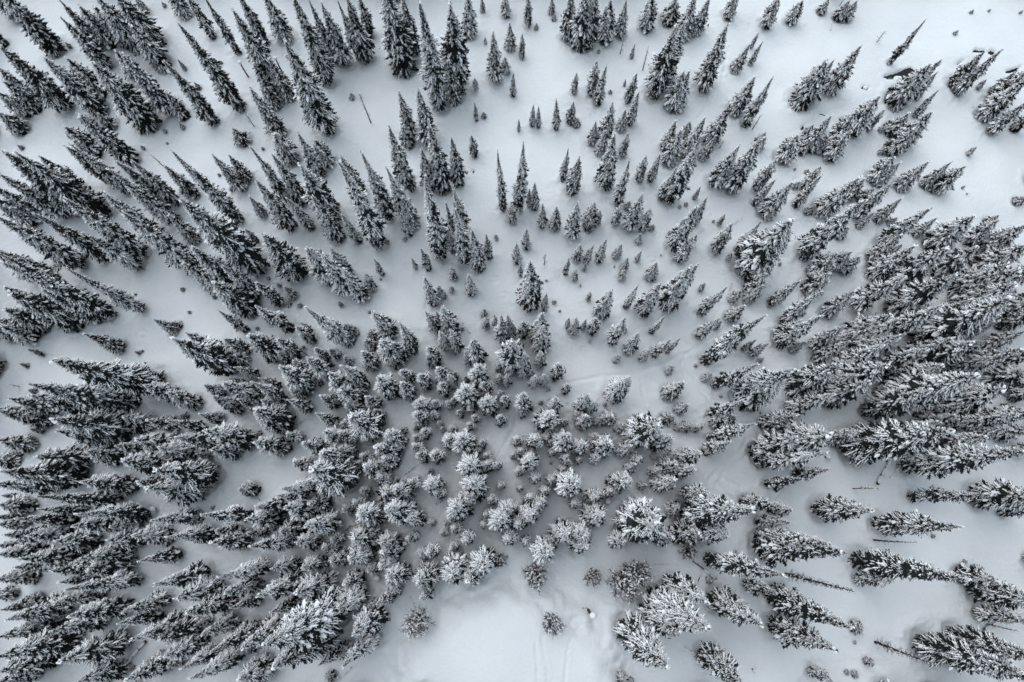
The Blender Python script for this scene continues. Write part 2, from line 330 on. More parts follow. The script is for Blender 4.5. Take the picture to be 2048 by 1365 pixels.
(-513,800,153,195,17,'tall spindly snow-dusted spruce, twenty-two percent across and four percent down the photo'),
(-93,840,124,326,54,'tall conical snow-dusted spruce, forty-six percent across and three percent down the photo'),
(87,833,131,338,50,'tall conical scarcely snowy spruce, fifty-six percent across and three percent down the photo'),
(394,654,148,223,17,'tall slender snow-dusted spruce, seventy-four percent across and fifteen percent down the photo'),
(-212,-157,176,360,46,'towering conical snow-laden spruce, thirty-six percent across and ninety-one percent down the photo'),
(-582,-50,97,334,66,'mid-height broad snow-dusted spruce, twelve percent across and seventy-nine percent down the photo'),
(-216,-190,203,286,22,'towering slender snow-laden spruce, thirty-five percent across and ninety-five percent down the photo'),
(-374,-231,110,390,70,'mid-height broad snow-laden spruce, twenty-five percent across and ninety-nine percent down the photo'),
(152,173,186,359,34,'towering conical snow-laden spruce, sixty-one percent across and fifty-seven percent down the photo'),
(-296,794,157,194,17,'tall spindly snow-dusted spruce, thirty-four percent across and five percent down the photo'),
(-660,252,106,272,54,'mid-height conical snow-dusted spruce, ten percent across and fifty percent down the photo'),
(-447,-211,136,268,34,'tall conical snow-laden spruce, twenty percent across and ninety-seven percent down the photo'),
(766,200,69,535,79,'short squat bushy snow-dusted spruce, ninety-nine percent across and fifty-five percent down the photo'),
(346,7,175,255,14,'towering slender scarcely snowy spruce, seventy-five percent across and seventy-three percent down the photo'),
(-69,388,169,269,30,'tall slender snow-dusted spruce, forty-seven percent across and thirty-seven percent down the photo'),
(-13,222,183,411,43,'towering conical snow-dusted spruce nearest just left of the oval ring broken in the snow'),
(-30,495,212,183,5,'towering spindly snow-dusted spruce nearest just right of the two tiny black water holes'),
(-535,-141,126,272,42,'tall conical snow-dusted spruce, fourteen percent across and eighty-nine percent down the photo'),
(-423,167,139,349,42,'tall conical snow-dusted spruce, twenty-four percent across and fifty-seven percent down the photo'),
(-543,-47,109,334,58,'mid-height broad snow-laden spruce, fifteen percent across and seventy-nine percent down the photo'),
(783,307,89,469,79,'mid-height squat bushy snow-dusted spruce, ninety-nine percent across and forty-five percent down the photo'),
(-562,832,136,245,29,'tall slender snow-dusted spruce, twenty percent across and three percent down the photo'),
(314,189,196,235,13,'towering spindly scarcely snowy spruce, seventy-two percent across and fifty-five percent down the photo'),
(-420,-14,188,242,17,'towering spindly snow-dusted spruce, twenty-two percent across and seventy-five percent down the photo'),
(300,103,213,230,1,'towering spindly scarcely snowy spruce, seventy-one percent across and sixty-three percent down the photo'),
(-289,-30,174,353,42,'towering conical snow-dusted spruce, thirty-one percent across and seventy-seven percent down the photo'),
(517,717,99,277,54,'mid-height broad snow-dusted spruce, eighty percent across and eleven percent down the photo'),
(-639,-105,108,275,54,'mid-height conical snow-dusted spruce, eight percent across and eighty-five percent down the photo'),
(-485,-202,108,304,54,'mid-height broad snow-dusted spruce, seventeen percent across and ninety-five percent down the photo'),
(-351,-54,182,277,22,'towering slender snow-laden spruce, twenty-seven percent across and eighty percent down the photo'),
]
FAR_SPRUCES = [
-889,649,69,348,78,-734,-69,107,296,58,-378,284,160,241,17,-555,169,114,330,58,534,589,91,305,66,-211,277,139,336,42,185,465,139,282,42,-396,-117,143,291,42,
-502,-15,154,243,17,-523,77,109,343,58,-172,-10,187,406,47,428,295,172,235,17,-273,66,151,417,55,-201,229,135,365,58,256,340,148,274,30,-372,-19,148,316,46,
454,587,81,339,66,-230,116,155,459,59,608,551,76,319,66,-335,582,89,311,66,-290,379,129,269,42,-727,-143,95,273,54,388,369,102,324,66,-806,268,89,290,66,
826,641,108,256,42,505,-105,110,234,37,651,642,67,342,78,-887,681,79,287,66,202,313,151,289,30,-270,48,130,491,67,245,-40,130,387,50,-138,-99,125,413,71,
-93,-89,150,414,55,-357,461,131,228,29,-631,73,90,323,66,-818,281,76,323,82,-543,-164,122,235,29,88,449,138,281,42,-644,-91,110,239,41,-475,551,89,279,54,
-599,126,78,385,82,-678,-8,118,225,29,-426,-171,124,270,42,-242,-131,133,399,58,-319,-7,150,336,46,-173,247,168,286,34,-779,140,93,290,58,-275,181,133,314,46,
757,256,93,290,54,306,-132,162,204,13,-250,189,150,299,34,170,-9,176,404,43,304,141,173,232,13,404,529,116,235,41,487,379,96,338,66,-318,28,174,282,34,
87,524,130,252,26,-276,840,108,245,37,-749,643,73,253,66,503,310,109,294,54,749,434,86,281,66,-715,-241,88,284,70,-526,-76,121,239,33,379,348,93,307,66,
-740,-107,91,275,58,-111,282,142,320,42,320,842,97,285,54,-522,159,106,290,58,-374,89,120,343,58,340,-113,140,220,13,384,127,148,265,26,-602,678,76,254,66,
-938,883,80,331,66,164,502,154,200,17,298,613,102,256,54,-197,16,104,449,79,-110,432,161,196,17,-202,179,132,329,46,-310,208,123,284,46,272,867,69,376,78,
-377,163,158,252,34,313,130,95,355,62,28,266,161,287,30,328,418,116,246,41,231,855,92,322,66,556,515,68,300,78,723,274,90,252,54,366,-23,136,224,25,
616,542,80,251,54,757,114,79,375,74,665,776,118,158,13,691,537,86,217,53,-781,91,80,306,70,-549,123,97,288,54,468,498,115,200,29,475,350,89,317,66,
-502,353,78,294,66,584,404,97,260,54,474,252,120,252,42,-766,-2,78,300,66,-365,-3,144,261,30,-274,436,122,211,29,126,90,132,381,54,74,33,171,377,46,
-52,-75,160,367,46,-70,-96,143,365,54,256,612,94,256,54,477,229,128,232,29,182,842,94,250,53,603,472,84,231,53,-143,326,147,243,29,133,308,143,257,30,
-229,-49,133,406,59,138,697,113,208,29,127,716,103,226,41,213,92,144,307,42,259,21,144,256,26,250,71,137,290,38,-487,621,54,314,78,-619,883,114,330,54,
35,256,138,318,42,115,461,107,265,38,-397,325,111,227,41,446,854,82,267,66,414,327,125,237,29,-263,166,112,387,70,349,555,111,202,29,-504,117,130,211,33,
-71,57,163,363,46,-65,25,163,360,46,-26,-20,161,355,46,40,123,152,368,42,217,34,122,333,54,113,-16,148,355,42,65,-38,161,354,42,90,-42,153,353,46,
210,-45,129,327,54,33,-60,160,351,46,-361,237,114,239,45,296,312,147,193,17,644,366,72,297,66,-219,-14,139,391,58,-595,-34,71,297,70,-743,404,91,166,29,
841,718,70,208,49,-449,81,94,305,70,700,708,76,207,53,-526,50,87,284,66,-262,-208,135,232,29,-233,-71,128,349,58,241,516,128,184,17,514,606,53,306,78,
-449,227,76,286,70,193,658,103,207,29,287,595,75,272,66,427,48,138,204,13,-450,148,112,251,42,382,34,150,204,13,-115,420,129,195,17,240,175,111,296,54,
245,52,126,289,42,293,85,140,214,17,385,761,78,228,53,-82,91,145,349,46,13,-11,155,340,42,266,402,98,245,41,364,419,121,180,17,-30,268,155,223,17,
-338,-86,119,257,46,-238,221,97,301,54,-198,82,138,380,54,417,271,105,253,42,-338,-144,118,235,33,-752,-61,82,222,57,-730,657,47,269,78,7,212,144,268,34,
385,-3,100,225,37,-839,274,56,354,82,-310,89,131,267,42,341,258,106,222,41,148,264,142,223,17,505,256,89,252,54,-342,-38,94,315,66,492,860,60,250,65,
-592,82,88,229,57,399,501,103,183,29,-69,234,132,285,46,-452,280,113,177,17,-137,280,130,224,29,-312,-54,123,258,46,-304,3,107,318,54,290,272,132,191,17,
-18,811,76,231,53,-445,245,89,223,45,-79,165,135,337,46,-220,53,123,378,54,-87,-4,148,325,46,226,57,92,304,66,153,35,112,327,58,87,-56,141,320,42,
381,-121,85,219,49,742,-5,81,239,49,594,870,53,268,74,-281,103,131,267,46,484,530,82,201,45,539,384,65,299,78,-302,-84,109,275,58,-176,-98,128,328,58,
-64,196,137,299,46,-573,281,76,209,53,-442,184,80,236,57,294,466,107,182,29,698,671,83,155,29,-338,14,129,225,29,176,246,119,238,33,191,704,88,191,41,
-440,484,76,199,53,-420,154,94,251,54,-245,-108,104,310,54,59,463,92,232,53,225,549,99,185,29,-103,248,133,223,29,-187,234,114,238,45,-766,-30,70,224,69,
345,301,81,240,53,-121,198,117,299,54,-175,17,125,310,42,66,92,136,315,46,15,64,142,313,42,-191,-65,113,349,54,-153,-20,139,275,34,-427,203,99,190,33,
643,604,43,271,74,-396,-140,105,199,29,-196,615,65,234,61,-376,229,65,286,82,206,458,91,215,45,-187,446,103,181,29,427,-234,82,185,37,318,590,79,204,53,
580,868,53,232,73,488,603,46,289,78,-343,211,84,237,57,138,600,81,204,53,-122,251,120,223,29,-385,151,92,251,58,519,389,72,239,65,-339,262,93,208,41,
-81,343,111,211,29,376,332,74,225,53,607,402,70,220,53,-17,272,128,208,29,-347,174,97,252,54,516,237,45,328,78,204,547,90,185,37,-177,174,115,290,54,
25,497,101,184,25,769,146,49,283,74,125,621,76,205,53,-338,149,116,212,29,-200,66,120,303,54,63,647,89,172,25,664,446,69,201,53,88,662,72,207,49,
177,648,70,206,53,-500,-22,73,224,57,578,506,53,216,65,378,869,66,233,65,-191,-52,117,276,46,72,548,107,152,17,-155,389,105,164,17,-135,227,109,238,45,
132,401,104,180,29,-256,-206,62,285,82,-481,133,82,212,53,173,319,141,145,5,98,153,124,251,42,-260,150,76,328,82,-46,151,127,286,46,-150,147,109,265,46,
-191,97,109,324,58,-128,30,127,278,46,101,127,109,284,54,93,86,116,281,42,-295,158,97,251,54,-15,230,128,190,21,-53,409,104,165,17,37,465,94,183,29,
-806,67,49,343,82,-148,188,107,236,45,-279,259,78,224,57,375,240,90,174,29,-80,596,77,171,41,178,596,81,170,41,-329,61,100,227,45,-390,185,90,173,29,
217,242,116,174,21,-436,-38,81,204,41,-265,81,97,266,58,-478,173,84,194,45,-195,-85,104,293,58,-139,-128,109,191,33,160,468,84,182,41,496,-173,34,216,73,
411,608,55,204,65,-406,293,79,177,41,-265,100,100,248,41,-5,399,98,180,25,611,646,64,154,41,-296,128,109,211,29,14,860,84,179,41,693,118,65,169,49,
52,148,122,234,29,8,152,123,252,46,-76,10,118,261,46,-20,-6,118,260,46,139,134,87,267,54,183,128,64,248,65,145,-49,115,257,46,216,372,70,211,53,
495,625,52,188,65,-229,155,97,251,54,-416,23,65,244,65,118,278,94,208,45,722,747,60,139,41,58,202,109,236,41,-271,-78,78,275,70,-175,197,101,205,45,
88,278,101,192,29,5,273,98,208,45,-503,-223,50,196,69,31,223,107,205,33,-312,229,85,175,41,-194,-133,102,199,33,-15,474,75,183,41,484,349,57,218,65,
-246,352,78,179,41,570,460,54,165,53,-154,132,95,233,45,-111,96,102,249,45,-17,-47,109,241,45,232,134,50,232,77,20,96,113,249,41,159,84,95,248,53,
235,75,66,229,69,28,2,111,244,41,1,-26,110,242,41,233,-4,62,225,65,-273,275,67,208,57,550,879,39,197,77,110,150,105,201,33,94,405,78,180,41,
-405,142,64,231,69,10,426,86,165,29,-770,-130,52,237,81,2,792,69,142,41,288,633,51,188,65,-348,104,86,191,45,-185,-120,92,236,57,-13,716,71,140,29,
415,775,67,123,28,217,372,49,228,77,254,150,76,202,53,21,653,73,138,29,-776,-19,60,150,45,-389,-41,82,167,45,213,277,112,128,5,-109,188,100,188,33,
-281,-61,83,203,45,111,401,88,147,29,-121,176,89,219,41,-128,72,96,232,45,-81,-46,103,225,41,107,15,102,228,45,-130,-67,93,224,41,-377,337,57,179,53,
790,469,37,165,77,-27,764,48,176,65,-28,882,53,198,65,95,715,63,139,37,-242,251,60,207,69,-210,36,92,226,45,349,332,53,177,65,-466,-169,55,162,53,
-695,890,44,165,65,160,408,65,164,53,32,651,72,121,28,534,441,42,201,77,-241,270,34,208,77,-53,179,91,220,45,-48,58,97,214,45,170,56,79,213,53,
260,121,43,201,77,145,-239,29,185,81,-233,377,80,119,16,-242,2,83,205,45,238,247,94,127,21,40,317,88,145,29,197,232,81,158,33,-295,235,66,159,45,
441,247,56,174,53,16,503,70,134,29,-445,433,57,121,40,202,52,94,137,17,865,646,56,205,61,19,188,93,186,33,-84,226,86,158,33,-111,368,63,149,41,
36,192,91,169,33,-155,85,88,182,41,-15,273,85,144,29,-273,-49,77,166,45,-271,122,57,230,65,-155,128,72,201,57,-149,72,85,198,41,-161,32,78,197,41,
-122,17,84,196,45,116,71,77,198,57,140,37,86,196,41,14,8,89,195,41,112,0,83,195,45,43,-52,87,192,41,-144,-69,64,192,57,-129,337,61,162,57,
-22,156,91,185,45,486,483,35,166,77,-23,191,88,169,33,-262,-7,66,205,57,-235,71,77,190,41,-491,74,52,152,53,361,248,71,111,12,-132,290,81,128,29,
-396,-206,34,178,77,75,381,80,114,16,131,468,57,133,41,-34,195,83,152,29,173,386,53,147,53,-78,665,60,95,16,176,67,80,181,45,-566,287,32,145,81,
456,311,28,216,77,-147,108,75,183,45,-31,128,80,184,41,-101,-18,82,178,45,-43,8,81,179,45,-96,-34,81,177,45,-160,-46,71,177,41,123,128,67,184,53,
155,118,61,183,57,-5,97,83,183,41,21,41,82,180,45,115,102,70,183,57,65,22,82,179,45,46,37,82,180,41,35,20,82,179,45,82,4,81,179,45,
137,20,73,179,45,122,17,72,179,41,8,-51,80,176,41,-218,-91,65,201,57,-236,19,71,187,57,126,308,62,145,41,-41,287,85,112,16,-786,239,41,96,44,
288,429,47,131,53,297,199,53,141,53,-344,277,61,112,28,-276,225,46,159,69,167,369,44,146,65,-131,152,71,168,45,-687,501,35,108,52,846,506,29,183,77,
-57,287,65,144,45,-32,167,78,152,33,-608,-248,23,177,77,-790,12,36,113,56,0,375,81,98,16,58,886,47,144,53,-950,824,60,197,65,508,-220,31,114,60,
435,422,30,181,77,621,464,29,162,77,-320,189,53,126,45,-219,137,67,154,41,-134,135,64,168,57,-51,-12,74,162,45,-55,-27,73,161,45,-1,51,75,164,41,
67,71,74,165,41,-7,-3,74,162,45,-277,-244,32,177,77,-216,-144,53,181,69,-99,-60,66,160,41,161,-132,38,146,65,240,212,52,142,57,277,118,59,123,40,
298,513,50,100,28,198,432,42,132,57,-608,768,32,97,52,417,807,44,88,40,469,531,27,134,81,817,728,28,104,64,72,178,71,152,45,182,494,31,150,77,
78,286,65,112,32,319,286,41,128,53,-80,725,34,112,64,-764,113,32,115,68,100,654,30,138,77,-69,889,45,115,52,202,793,44,88,28,102,284,61,112,32,
777,596,27,101,64,195,399,52,98,28,336,464,43,99,40,91,369,51,114,40,-252,56,55,170,53,-78,149,65,151,41,-112,155,60,151,57,-159,100,63,150,45,
-59,93,69,149,45,-52,75,68,149,41,-35,60,67,148,41,-70,133,64,151,45,-78,120,63,150,45,-105,116,56,150,57,-178,35,55,148,57,-30,31,67,147,45,
69,127,67,150,41,90,137,58,151,57,248,120,27,139,77,40,103,67,150,41,-1,81,68,149,41,70,64,67,148,45,187,29,53,147,53,66,46,67,148,41,
55,44,67,148,45,284,-109,21,132,77,-176,388,54,90,28,-144,220,58,127,41,626,598,23,119,76,-580,730,22,112,76,489,-239,19,113,72,-36,215,60,126,45,
-496,685,22,111,76,299,349,40,97,40,-384,322,20,130,77,155,230,46,126,57,-105,160,57,135,45,-183,114,45,124,52,-67,82,61,132,45,-94,140,55,134,41,
-135,-26,51,129,57,-116,-41,56,129,45,3,139,55,134,41,55,125,59,133,45,209,74,40,122,52,47,95,59,133,41,48,80,60,132,41,63,55,60,131,45,
90,68,57,132,45,176,78,49,132,53,-536,136,25,135,81,-810,220,21,96,80,-3,643,41,77,28,-60,308,42,121,52,-791,178,20,117,80,-600,651,21,95,76,
-301,708,19,111,76,347,402,29,98,64,-65,670,21,110,76,112,333,43,97,44,221,456,24,116,76,-490,77,27,114,68,-104,201,47,110,40,17,202,51,119,40,
-86,196,49,110,44,-415,108,20,134,77,-126,124,43,117,56,-98,105,48,117,44,-140,50,45,115,52,-11,74,53,116,44,-2,25,52,114,44,-163,544,24,92,64,
107,386,34,90,52,-628,242,17,80,80,62,871,17,108,76,632,643,16,103,76,-880,611,16,94,76,-34,236,43,71,28,29,853,19,89,76,386,228,26,79,52,
-113,-26,44,97,44,-365,320,17,97,76,-823,812,17,98,76,-195,436,17,91,76,-226,433,16,91,76,-114,346,24,97,64,-122,116,36,100,56,-164,118,29,100,64,
-190,39,32,99,56,205,36,28,98,64,160,-245,13,85,76,479,-237,13,85,72,-297,321,26,81,48,786,832,13,80,76,-665,610,14,78,76,491,558,15,84,76,
-64,821,18,65,64,187,736,22,61,52,-565,349,13,82,76,-41,442,20,75,64,-631,644,14,79,76,-661,900,14,83,72,-498,527,13,77,76,254,450,13,83,76,
283,501,13,83,76,-421,368,13,82,76,-511,336,13,81,76,-432,281,13,80,76,56,329,13,81,76,44,181,28,84,56,170,278,20,80,64,33,159,36,84,44,
-161,41,31,82,52,47,28,37,82,40,632,-44,12,74,72,-574,-235,11,89,76,327,-69,12,74,72,-402,355,16,65,60,142,802,12,71,76,161,722,12,78,76,
321,171,10,62,72,671,-80,10,59,72,910,875,11,53,76,757,531,11,50,76,-96,282,20,64,68,-250,310,10,65,76,113,262,20,64,56,-542,778,11,65,76,
820,875,11,71,76,-452,607,11,63,76,-523,556,11,62,76,272,496,11,67,76,-550,310,10,65,76,-353,249,11,64,76,135,157,16,67,64,283,221,14,63,72,
-479,-5,10,75,80,495,-196,9,57,72,-644,341,8,49,76,-442,300,9,56,76,100,357,18,32,28,327,469,10,50,76,432,392,11,60,76,-614,225,8,48,80,
853,878,8,54,76,-627,623,8,47,76,472,564,8,51,76,-622,245,8,48,76,-234,367,8,49,76,65,314,10,48,76,43,366,8,49,76,409,319,8,48,76,
48,65,14,49,68,381,144,7,46,76,762,519,6,37,76,467,219,6,48,76,157,389,9,33,64,342,852,6,39,76,236,410,6,36,76,-925,65,134,269,30,
384,-351,185,465,55,-1110,967,186,482,55,869,125,165,340,42,-1036,763,76,186,41,-548,987,177,359,42,798,9,121,244,29,-1017,648,101,290,54,-793,-289,91,235,53,
913,415,90,194,41,-40,-291,132,340,54,-834,-339,62,149,41,-690,-348,100,186,29,755,-305,93,185,29,-899,1011,107,290,54,-887,92,122,244,29,800,-112,111,282,54,
-924,476,96,198,41,871,233,114,315,54,-1030,1035,112,297,54,-659,965,63,157,41,-839,-130,148,435,55,-481,-284,106,318,54,-903,206,189,508,55,-1119,897,153,320,42,
525,-261,147,340,42,443,-289,77,202,53,-268,-348,142,328,42,-24,1020,105,278,54,-427,944,183,335,30,222,1069,187,559,55,-971,377,77,147,29,487,-331,129,237,29,
-38,955,111,240,41,-1068,1093,168,369,42,-993,835,147,360,42,-421,-318,105,265,42,-88,1087,103,271,54,-454,-339,184,499,55,164,947,180,473,55,-377,1036,153,330,42,
-1007,1018,145,274,30,-983,1101,100,285,54,103,1073,133,261,30,1048,1079,183,519,55,241,1005,71,173,41,26,1029,71,146,41,-701,1010,171,488,55,-877,275,188,404,43,
167,-329,183,392,42,-1040,582,105,260,42,-47,987,127,286,42,-1070,776,90,253,54,707,-297,166,359,42,234,967,181,466,55,-969,650,68,192,53,-460,995,178,384,42,
859,321,121,327,54,-963,132,135,362,54,833,237,136,297,42,-661,-294,75,143,29,399,-305,106,281,54,-404,1094,138,391,54,-129,949,148,304,42,773,-283,143,362,54,
493,-281,124,368,54,-912,419,179,361,42,-863,-310,130,292,42,-909,377,126,286,42,64,1017,77,174,41,-924,94,133,261,30,-962,438,167,370,42,-982,554,155,443,55,
917,231,77,152,29,-1098,989,183,466,55,-933,340,184,521,55,-365,-297,187,472,55,-961,609,138,349,54,-388,987,173,430,43,-968,789,72,177,41,-888,312,114,275,42,
-872,-202,177,512,55,-224,1021,169,310,30,-940,415,169,382,42,730,982,138,404,55,-774,944,173,416,43,204,962,66,157,41,-349,1031,81,202,41,305,-348,186,382,42,
-719,1052,184,534,55,979,549,139,384,54,-438,1081,85,208,41,-1129,925,166,399,42,-731,-347,64,152,41,-923,245,64,181,53,-884,-125,169,423,43,-423,1041,136,286,42,
-1032,736,78,212,53,-154,-293,163,309,30,-821,1041,188,449,43,-87,-314,126,282,42,-874,12,117,334,54,-997,327,121,299,42,878,154,112,280,42,-173,-347,148,444,55,
-576,1023,116,323,54,-11,-347,155,327,42,-1026,537,92,234,53,-99,1036,78,224,53,-282,952,139,360,54,-570,946,105,296,54,-675,1037,149,300,42,534,-332,110,248,41,
-255,1044,118,252,42,-511,1047,105,220,41,-526,-287,97,188,29,-868,220,189,479,55,-259,-292,86,236,53,-139,-315,95,192,41,566,-298,164,417,55,-1069,673,144,404,55,
-606,942,174,386,42,604,-310,147,341,42,-1046,520,110,321,54,-156,1066,70,167,41,260,-261,120,217,29,-851,-100,142,271,30,894,1049,79,201,53,-1004,586,187,356,30,
926,643,136,396,54,-1054,1061,98,248,53,-453,-307,70,179,53,-961,312,72,154,41,-755,-269,115,322,54,-764,1049,163,439,55,-846,1,102,189,29,-83,1007,158,328,42,
783,-330,64,169,53,743,-274,171,462,55,-872,-333,146,371,54,-883,962,88,246,53,83,974,118,270,42,408,-268,78,166,41,-645,1054,124,290,42,54,966,171,476,55,
-871,162,168,415,43,-244,960,168,339,42,956,565,107,288,54,327,-313,99,208,41,-420,-292,139,340,42,-899,-167,142,318,42,-752,1022,75,163,41,855,-80,131,332,54,
-1001,947,170,487,55,956,487,150,372,42,905,346,126,288,42,125,969,138,371,54,774,-153,175,431,43,34,-276,172,419,43,-347,1003,113,224,29,-975,970,104,265,54,
-1130,1035,187,491,55,-956,540,121,286,42,-956,568,154,459,55,-1052,861,154,408,55,-237,930,189,504,55,876,97,103,231,41,908,963,184,481,55,-455,1031,156,431,55,
566,1005,142,394,54,-546,-342,171,381,42,-799,-260,170,394,42,-605,985,85,236,53,145,-276,188,462,43,-956,699,64,167,53,-1015,923,62,135,41,854,190,134,345,54,
-616,-311,115,229,29,12,-297,146,361,42,-878,-56,150,333,42,263,-343,167,456,55,449,-318,120,288,42,-1074,847,176,362,42,-765,1083,165,301,30,-946,1066,120,283,42,
-955,1092,62,169,53,-680,987,122,327,54,-215,950,171,390,42,1018,1067,141,286,42,-814,-226,129,372,54,-412,1005,168,311,30,928,358,179,406,43,-1100,1018,128,274,42,
918,581,146,359,42,-914,-101,155,460,55,-1067,930,103,207,29,-501,-304,165,486,55,-558,-311,125,229,29,-784,969,166,481,55,-685,-278,139,372,54,-511,968,63,124,28,
943,810,84,156,29,-360,970,179,423,43,-22,1077,121,327,54,597,-269,172,399,42,-1075,804,103,201,29,776,-188,91,168,29,-1015,564,135,323,42,623,-286,109,278,54,
-4,977,187,339,30,185,1041,100,224,41,-837,1012,124,288,42,-827,-248,147,354,42,68,-345,106,198,29,797,-309,60,168,53,803,-262,79,218,53,-769,1000,87,203,41,
-364,1093,141,315,42,-585,-294,161,349,42,-937,292,187,455,43,-891,-235,73,168,41,972,440,87,214,41,-814,-195,141,278,30,-1015,888,102,253,42,939,412,138,311,42,
717,-272,108,216,29,210,998,187,485,55,-911,165,149,351,42,775,-78,105,308,54,632,-349,136,262,30,-651,-326,116,252,42,-921,994,88,227,53,-941,643,115,317,54,
-976,268,144,264,30,-306,1065,88,255,54,-135,-271,180,472,55,864,71,123,296,42,-545,1063,150,429,55,863,384,144,264,30,-1131,1092,92,248,53,-968,746,88,164,29,
-980,201,158,353,42,599,987,178,360,42,844,21,103,286,54,711,1013,147,369,42,928,288,101,262,54,-165,970,153,295,30,-321,-269,119,230,29,-794,1092,70,155,41,
-1093,1067,166,411,43,-32,-328,74,191,53,360,-317,149,360,42,-1092,877,178,524,55,884,546,121,340,54,-573,1049,154,392,54,958,962,74,213,53,-999,754,132,345,54,
-334,948,151,433,55,954,390,145,377,54,-122,-339,100,188,29,914,261,74,163,41,-635,999,180,362,30,891,277,121,285,42,-225,1077,184,544,55,-798,-336,173,500,55,
-1069,1041,84,233,53,-197,-354,68,129,29,-1003,812,92,233,53,808,-15,179,399,42,-622,-285,117,245,41,847,-188,163,431,55,867,346,100,225,41,638,1069,73,214,53,
802,-191,110,227,41,-867,116,185,553,55,157,1017,176,379,42,833,-54,65,181,53,-115,995,187,343,30,-267,1003,142,354,42,-873,70,122,315,54,882,499,125,228,29,
-234,-271,152,401,55,-405,962,71,157,41,254,1055,111,223,29,986,1025,137,296,42,937,984,179,380,42,613,1054,84,218,53,-742,971,65,149,41,-221,-322,145,399,54,
868,261,129,351,54,589,-349,125,228,29,-985,482,109,273,42,-982,1072,186,423,43,915,184,188,385,42,-1048,962,89,242,53,840,-217,91,270,54,-1002,446,170,480,55,
911,552,92,270,54,-1027,608,181,396,42,922,516,141,278,30,-840,945,137,358,54,183,1006,100,292,54,949,530,154,444,55,-185,-311,125,240,29,-466,1074,113,291,54,
-998,781,92,166,29,163,984,82,181,41,819,117,171,457,55,-560,-270,110,329,54,-404,932,159,331,42,-194,1074,81,227,53,8,935,118,237,29,-71,-344,102,261,54,
-775,-310,151,377,42,934,470,170,382,42,247,-291,96,266,54,-1057,645,143,261,30,-490,-333,85,244,53,571,928,137,357,54,-939,1035,65,168,53,759,-233,164,409,43,
-218,983,169,413,43,714,-332,171,352,42,977,471,171,461,55,815,-216,133,291,42,-847,1045,117,323,54,646,1025,163,442,55,-279,1087,128,257,42,-1051,826,122,294,42,
-286,-295,132,334,54,645,290,146,263,26,621,124,119,243,37,764,333,91,222,37,781,171,135,268,30,511,213,160,386,42,780,285,110,265,38,659,231,110,216,25,
542,253,157,268,30,774,228,138,259,30,702,295,159,342,42,774,86,111,227,41,607,104,92,196,37,653,126,128,248,29,632,141,126,222,29,779,351,164,370,42,
686,104,138,301,42,574,275,92,192,37,490,101,107,246,41,659,170,95,184,29,616,296,101,240,37,571,152,135,267,26,557,213,168,344,38,610,163,112,209,29,
685,237,122,274,38,697,153,90,181,29,481,185,123,276,42,710,133,167,295,26,730,292,109,240,37,577,110,158,303,30,688,214,116,251,38,667,262,122,290,42,
807,322,116,276,42,
]
PILLOWS = [
(67.42, 74.39, 1.33, 'large round snow pillow beside the black creek opening'),
(69.85, 75.39, 0.53, 'small round snow ball standing in the black creek water'),
(61.52, 72.61, 0.8, 'snow pillow in the small hole left of the creek opening'),
(-9.15, 56.77, 0.71, 'snow pillow between the two tiny black water holes'),
]
SNAGS = [
(-47.12, 65.06, 4.97, 0.97, 'dead bare snag with thin grey twigs, twenty-four percent across and eighteen percent down the photo'),
(-26.41, 65.64, 9.23, 0.81, 'dead bare snag with thin grey twigs, thirty-six percent across and sixteen percent down the photo'),
(18.2, 80.15, 4.72, 0.97, 'dead bare snag with thin grey twigs, sixty-one percent across and six percent down the photo'),
(22.1, 76.7, 6.9, 0.97, 'dead bare snag with thin grey twigs, sixty-three percent across and eight percent down the photo'),
(58.71, 89.58, 2.62, 0.24, 'dead bare snag with thin grey twigs, eighty-two percent across and one percent down the photo'),
(40.75, 64.38, 5.12, 0.65, 'dead bare snag with thin grey twigs, seventy-four percent across and eighteen percent down the photo'),
(64.7, 82.02, 2.95, 1.14, 'dead bare snag with thin grey twigs, eighty-six percent across and five percent down the photo'),
(-60.75, 55.97, 7.14, 0.97, 'dead bare snag with thin grey twigs, sixteen percent across and twenty-four percent down the photo'),
(4.02, 39.47, 5.16, 0.97, 'dead bare snag with thin grey twigs, fifty-three percent across and thirty-eight percent down the photo'),
(34.67, 60.75, 2.86, 0.65, 'dead bare snag with thin grey twigs, seventy percent across and twenty-one percent down the photo'),
(-81.89, 18.62, 2.34, 0.65, 'dead bare snag with thin grey twigs, one percent across and fifty-six percent down the photo'),
(-34.75, 23.73, 5.05, 0.41, 'dead bare snag with thin grey twigs, thirty percent across and fifty-two percent down the photo'),
(-39.62, 12.15, 5.7, 0.32, 'dead bare snag with thin grey twigs, twenty-six percent across and sixty-two percent down the photo'),
(-9.66, 5.47, 9.9, 0.65, 'dead bare snag with thin grey twigs, forty-five percent across and sixty-nine percent down the photo'),
(51.53, 2.67, 7.59, 1.3, 'dead bare snag with thin grey twigs, eighty-four percent across and seventy-one percent down the photo'),
(53.66, -4.98, 12.25, 0.81, 'dead bare snag with thin grey twigs, eighty-seven percent across and seventy-nine percent down the photo'),
(-42.34, -22.56, 1.96, 0.65, 'dead bare snag with thin grey twigs, twenty-three percent across and ninety-seven percent down the photo'),
(-30.1, -21.3, 6.45, 0.65, 'dead bare snag with thin grey twigs, thirty percent across and ninety-six percent down the photo'),
(2.59, -11.82, 10.28, 0.49, 'dead bare snag with thin grey twigs, fifty-three percent across and eighty-six percent down the photo'),
(69.39, -16.98, 6.82, 0.81, 'dead bare snag with thin grey twigs, ninety-eight percent across and ninety-three percent down the photo'),
]
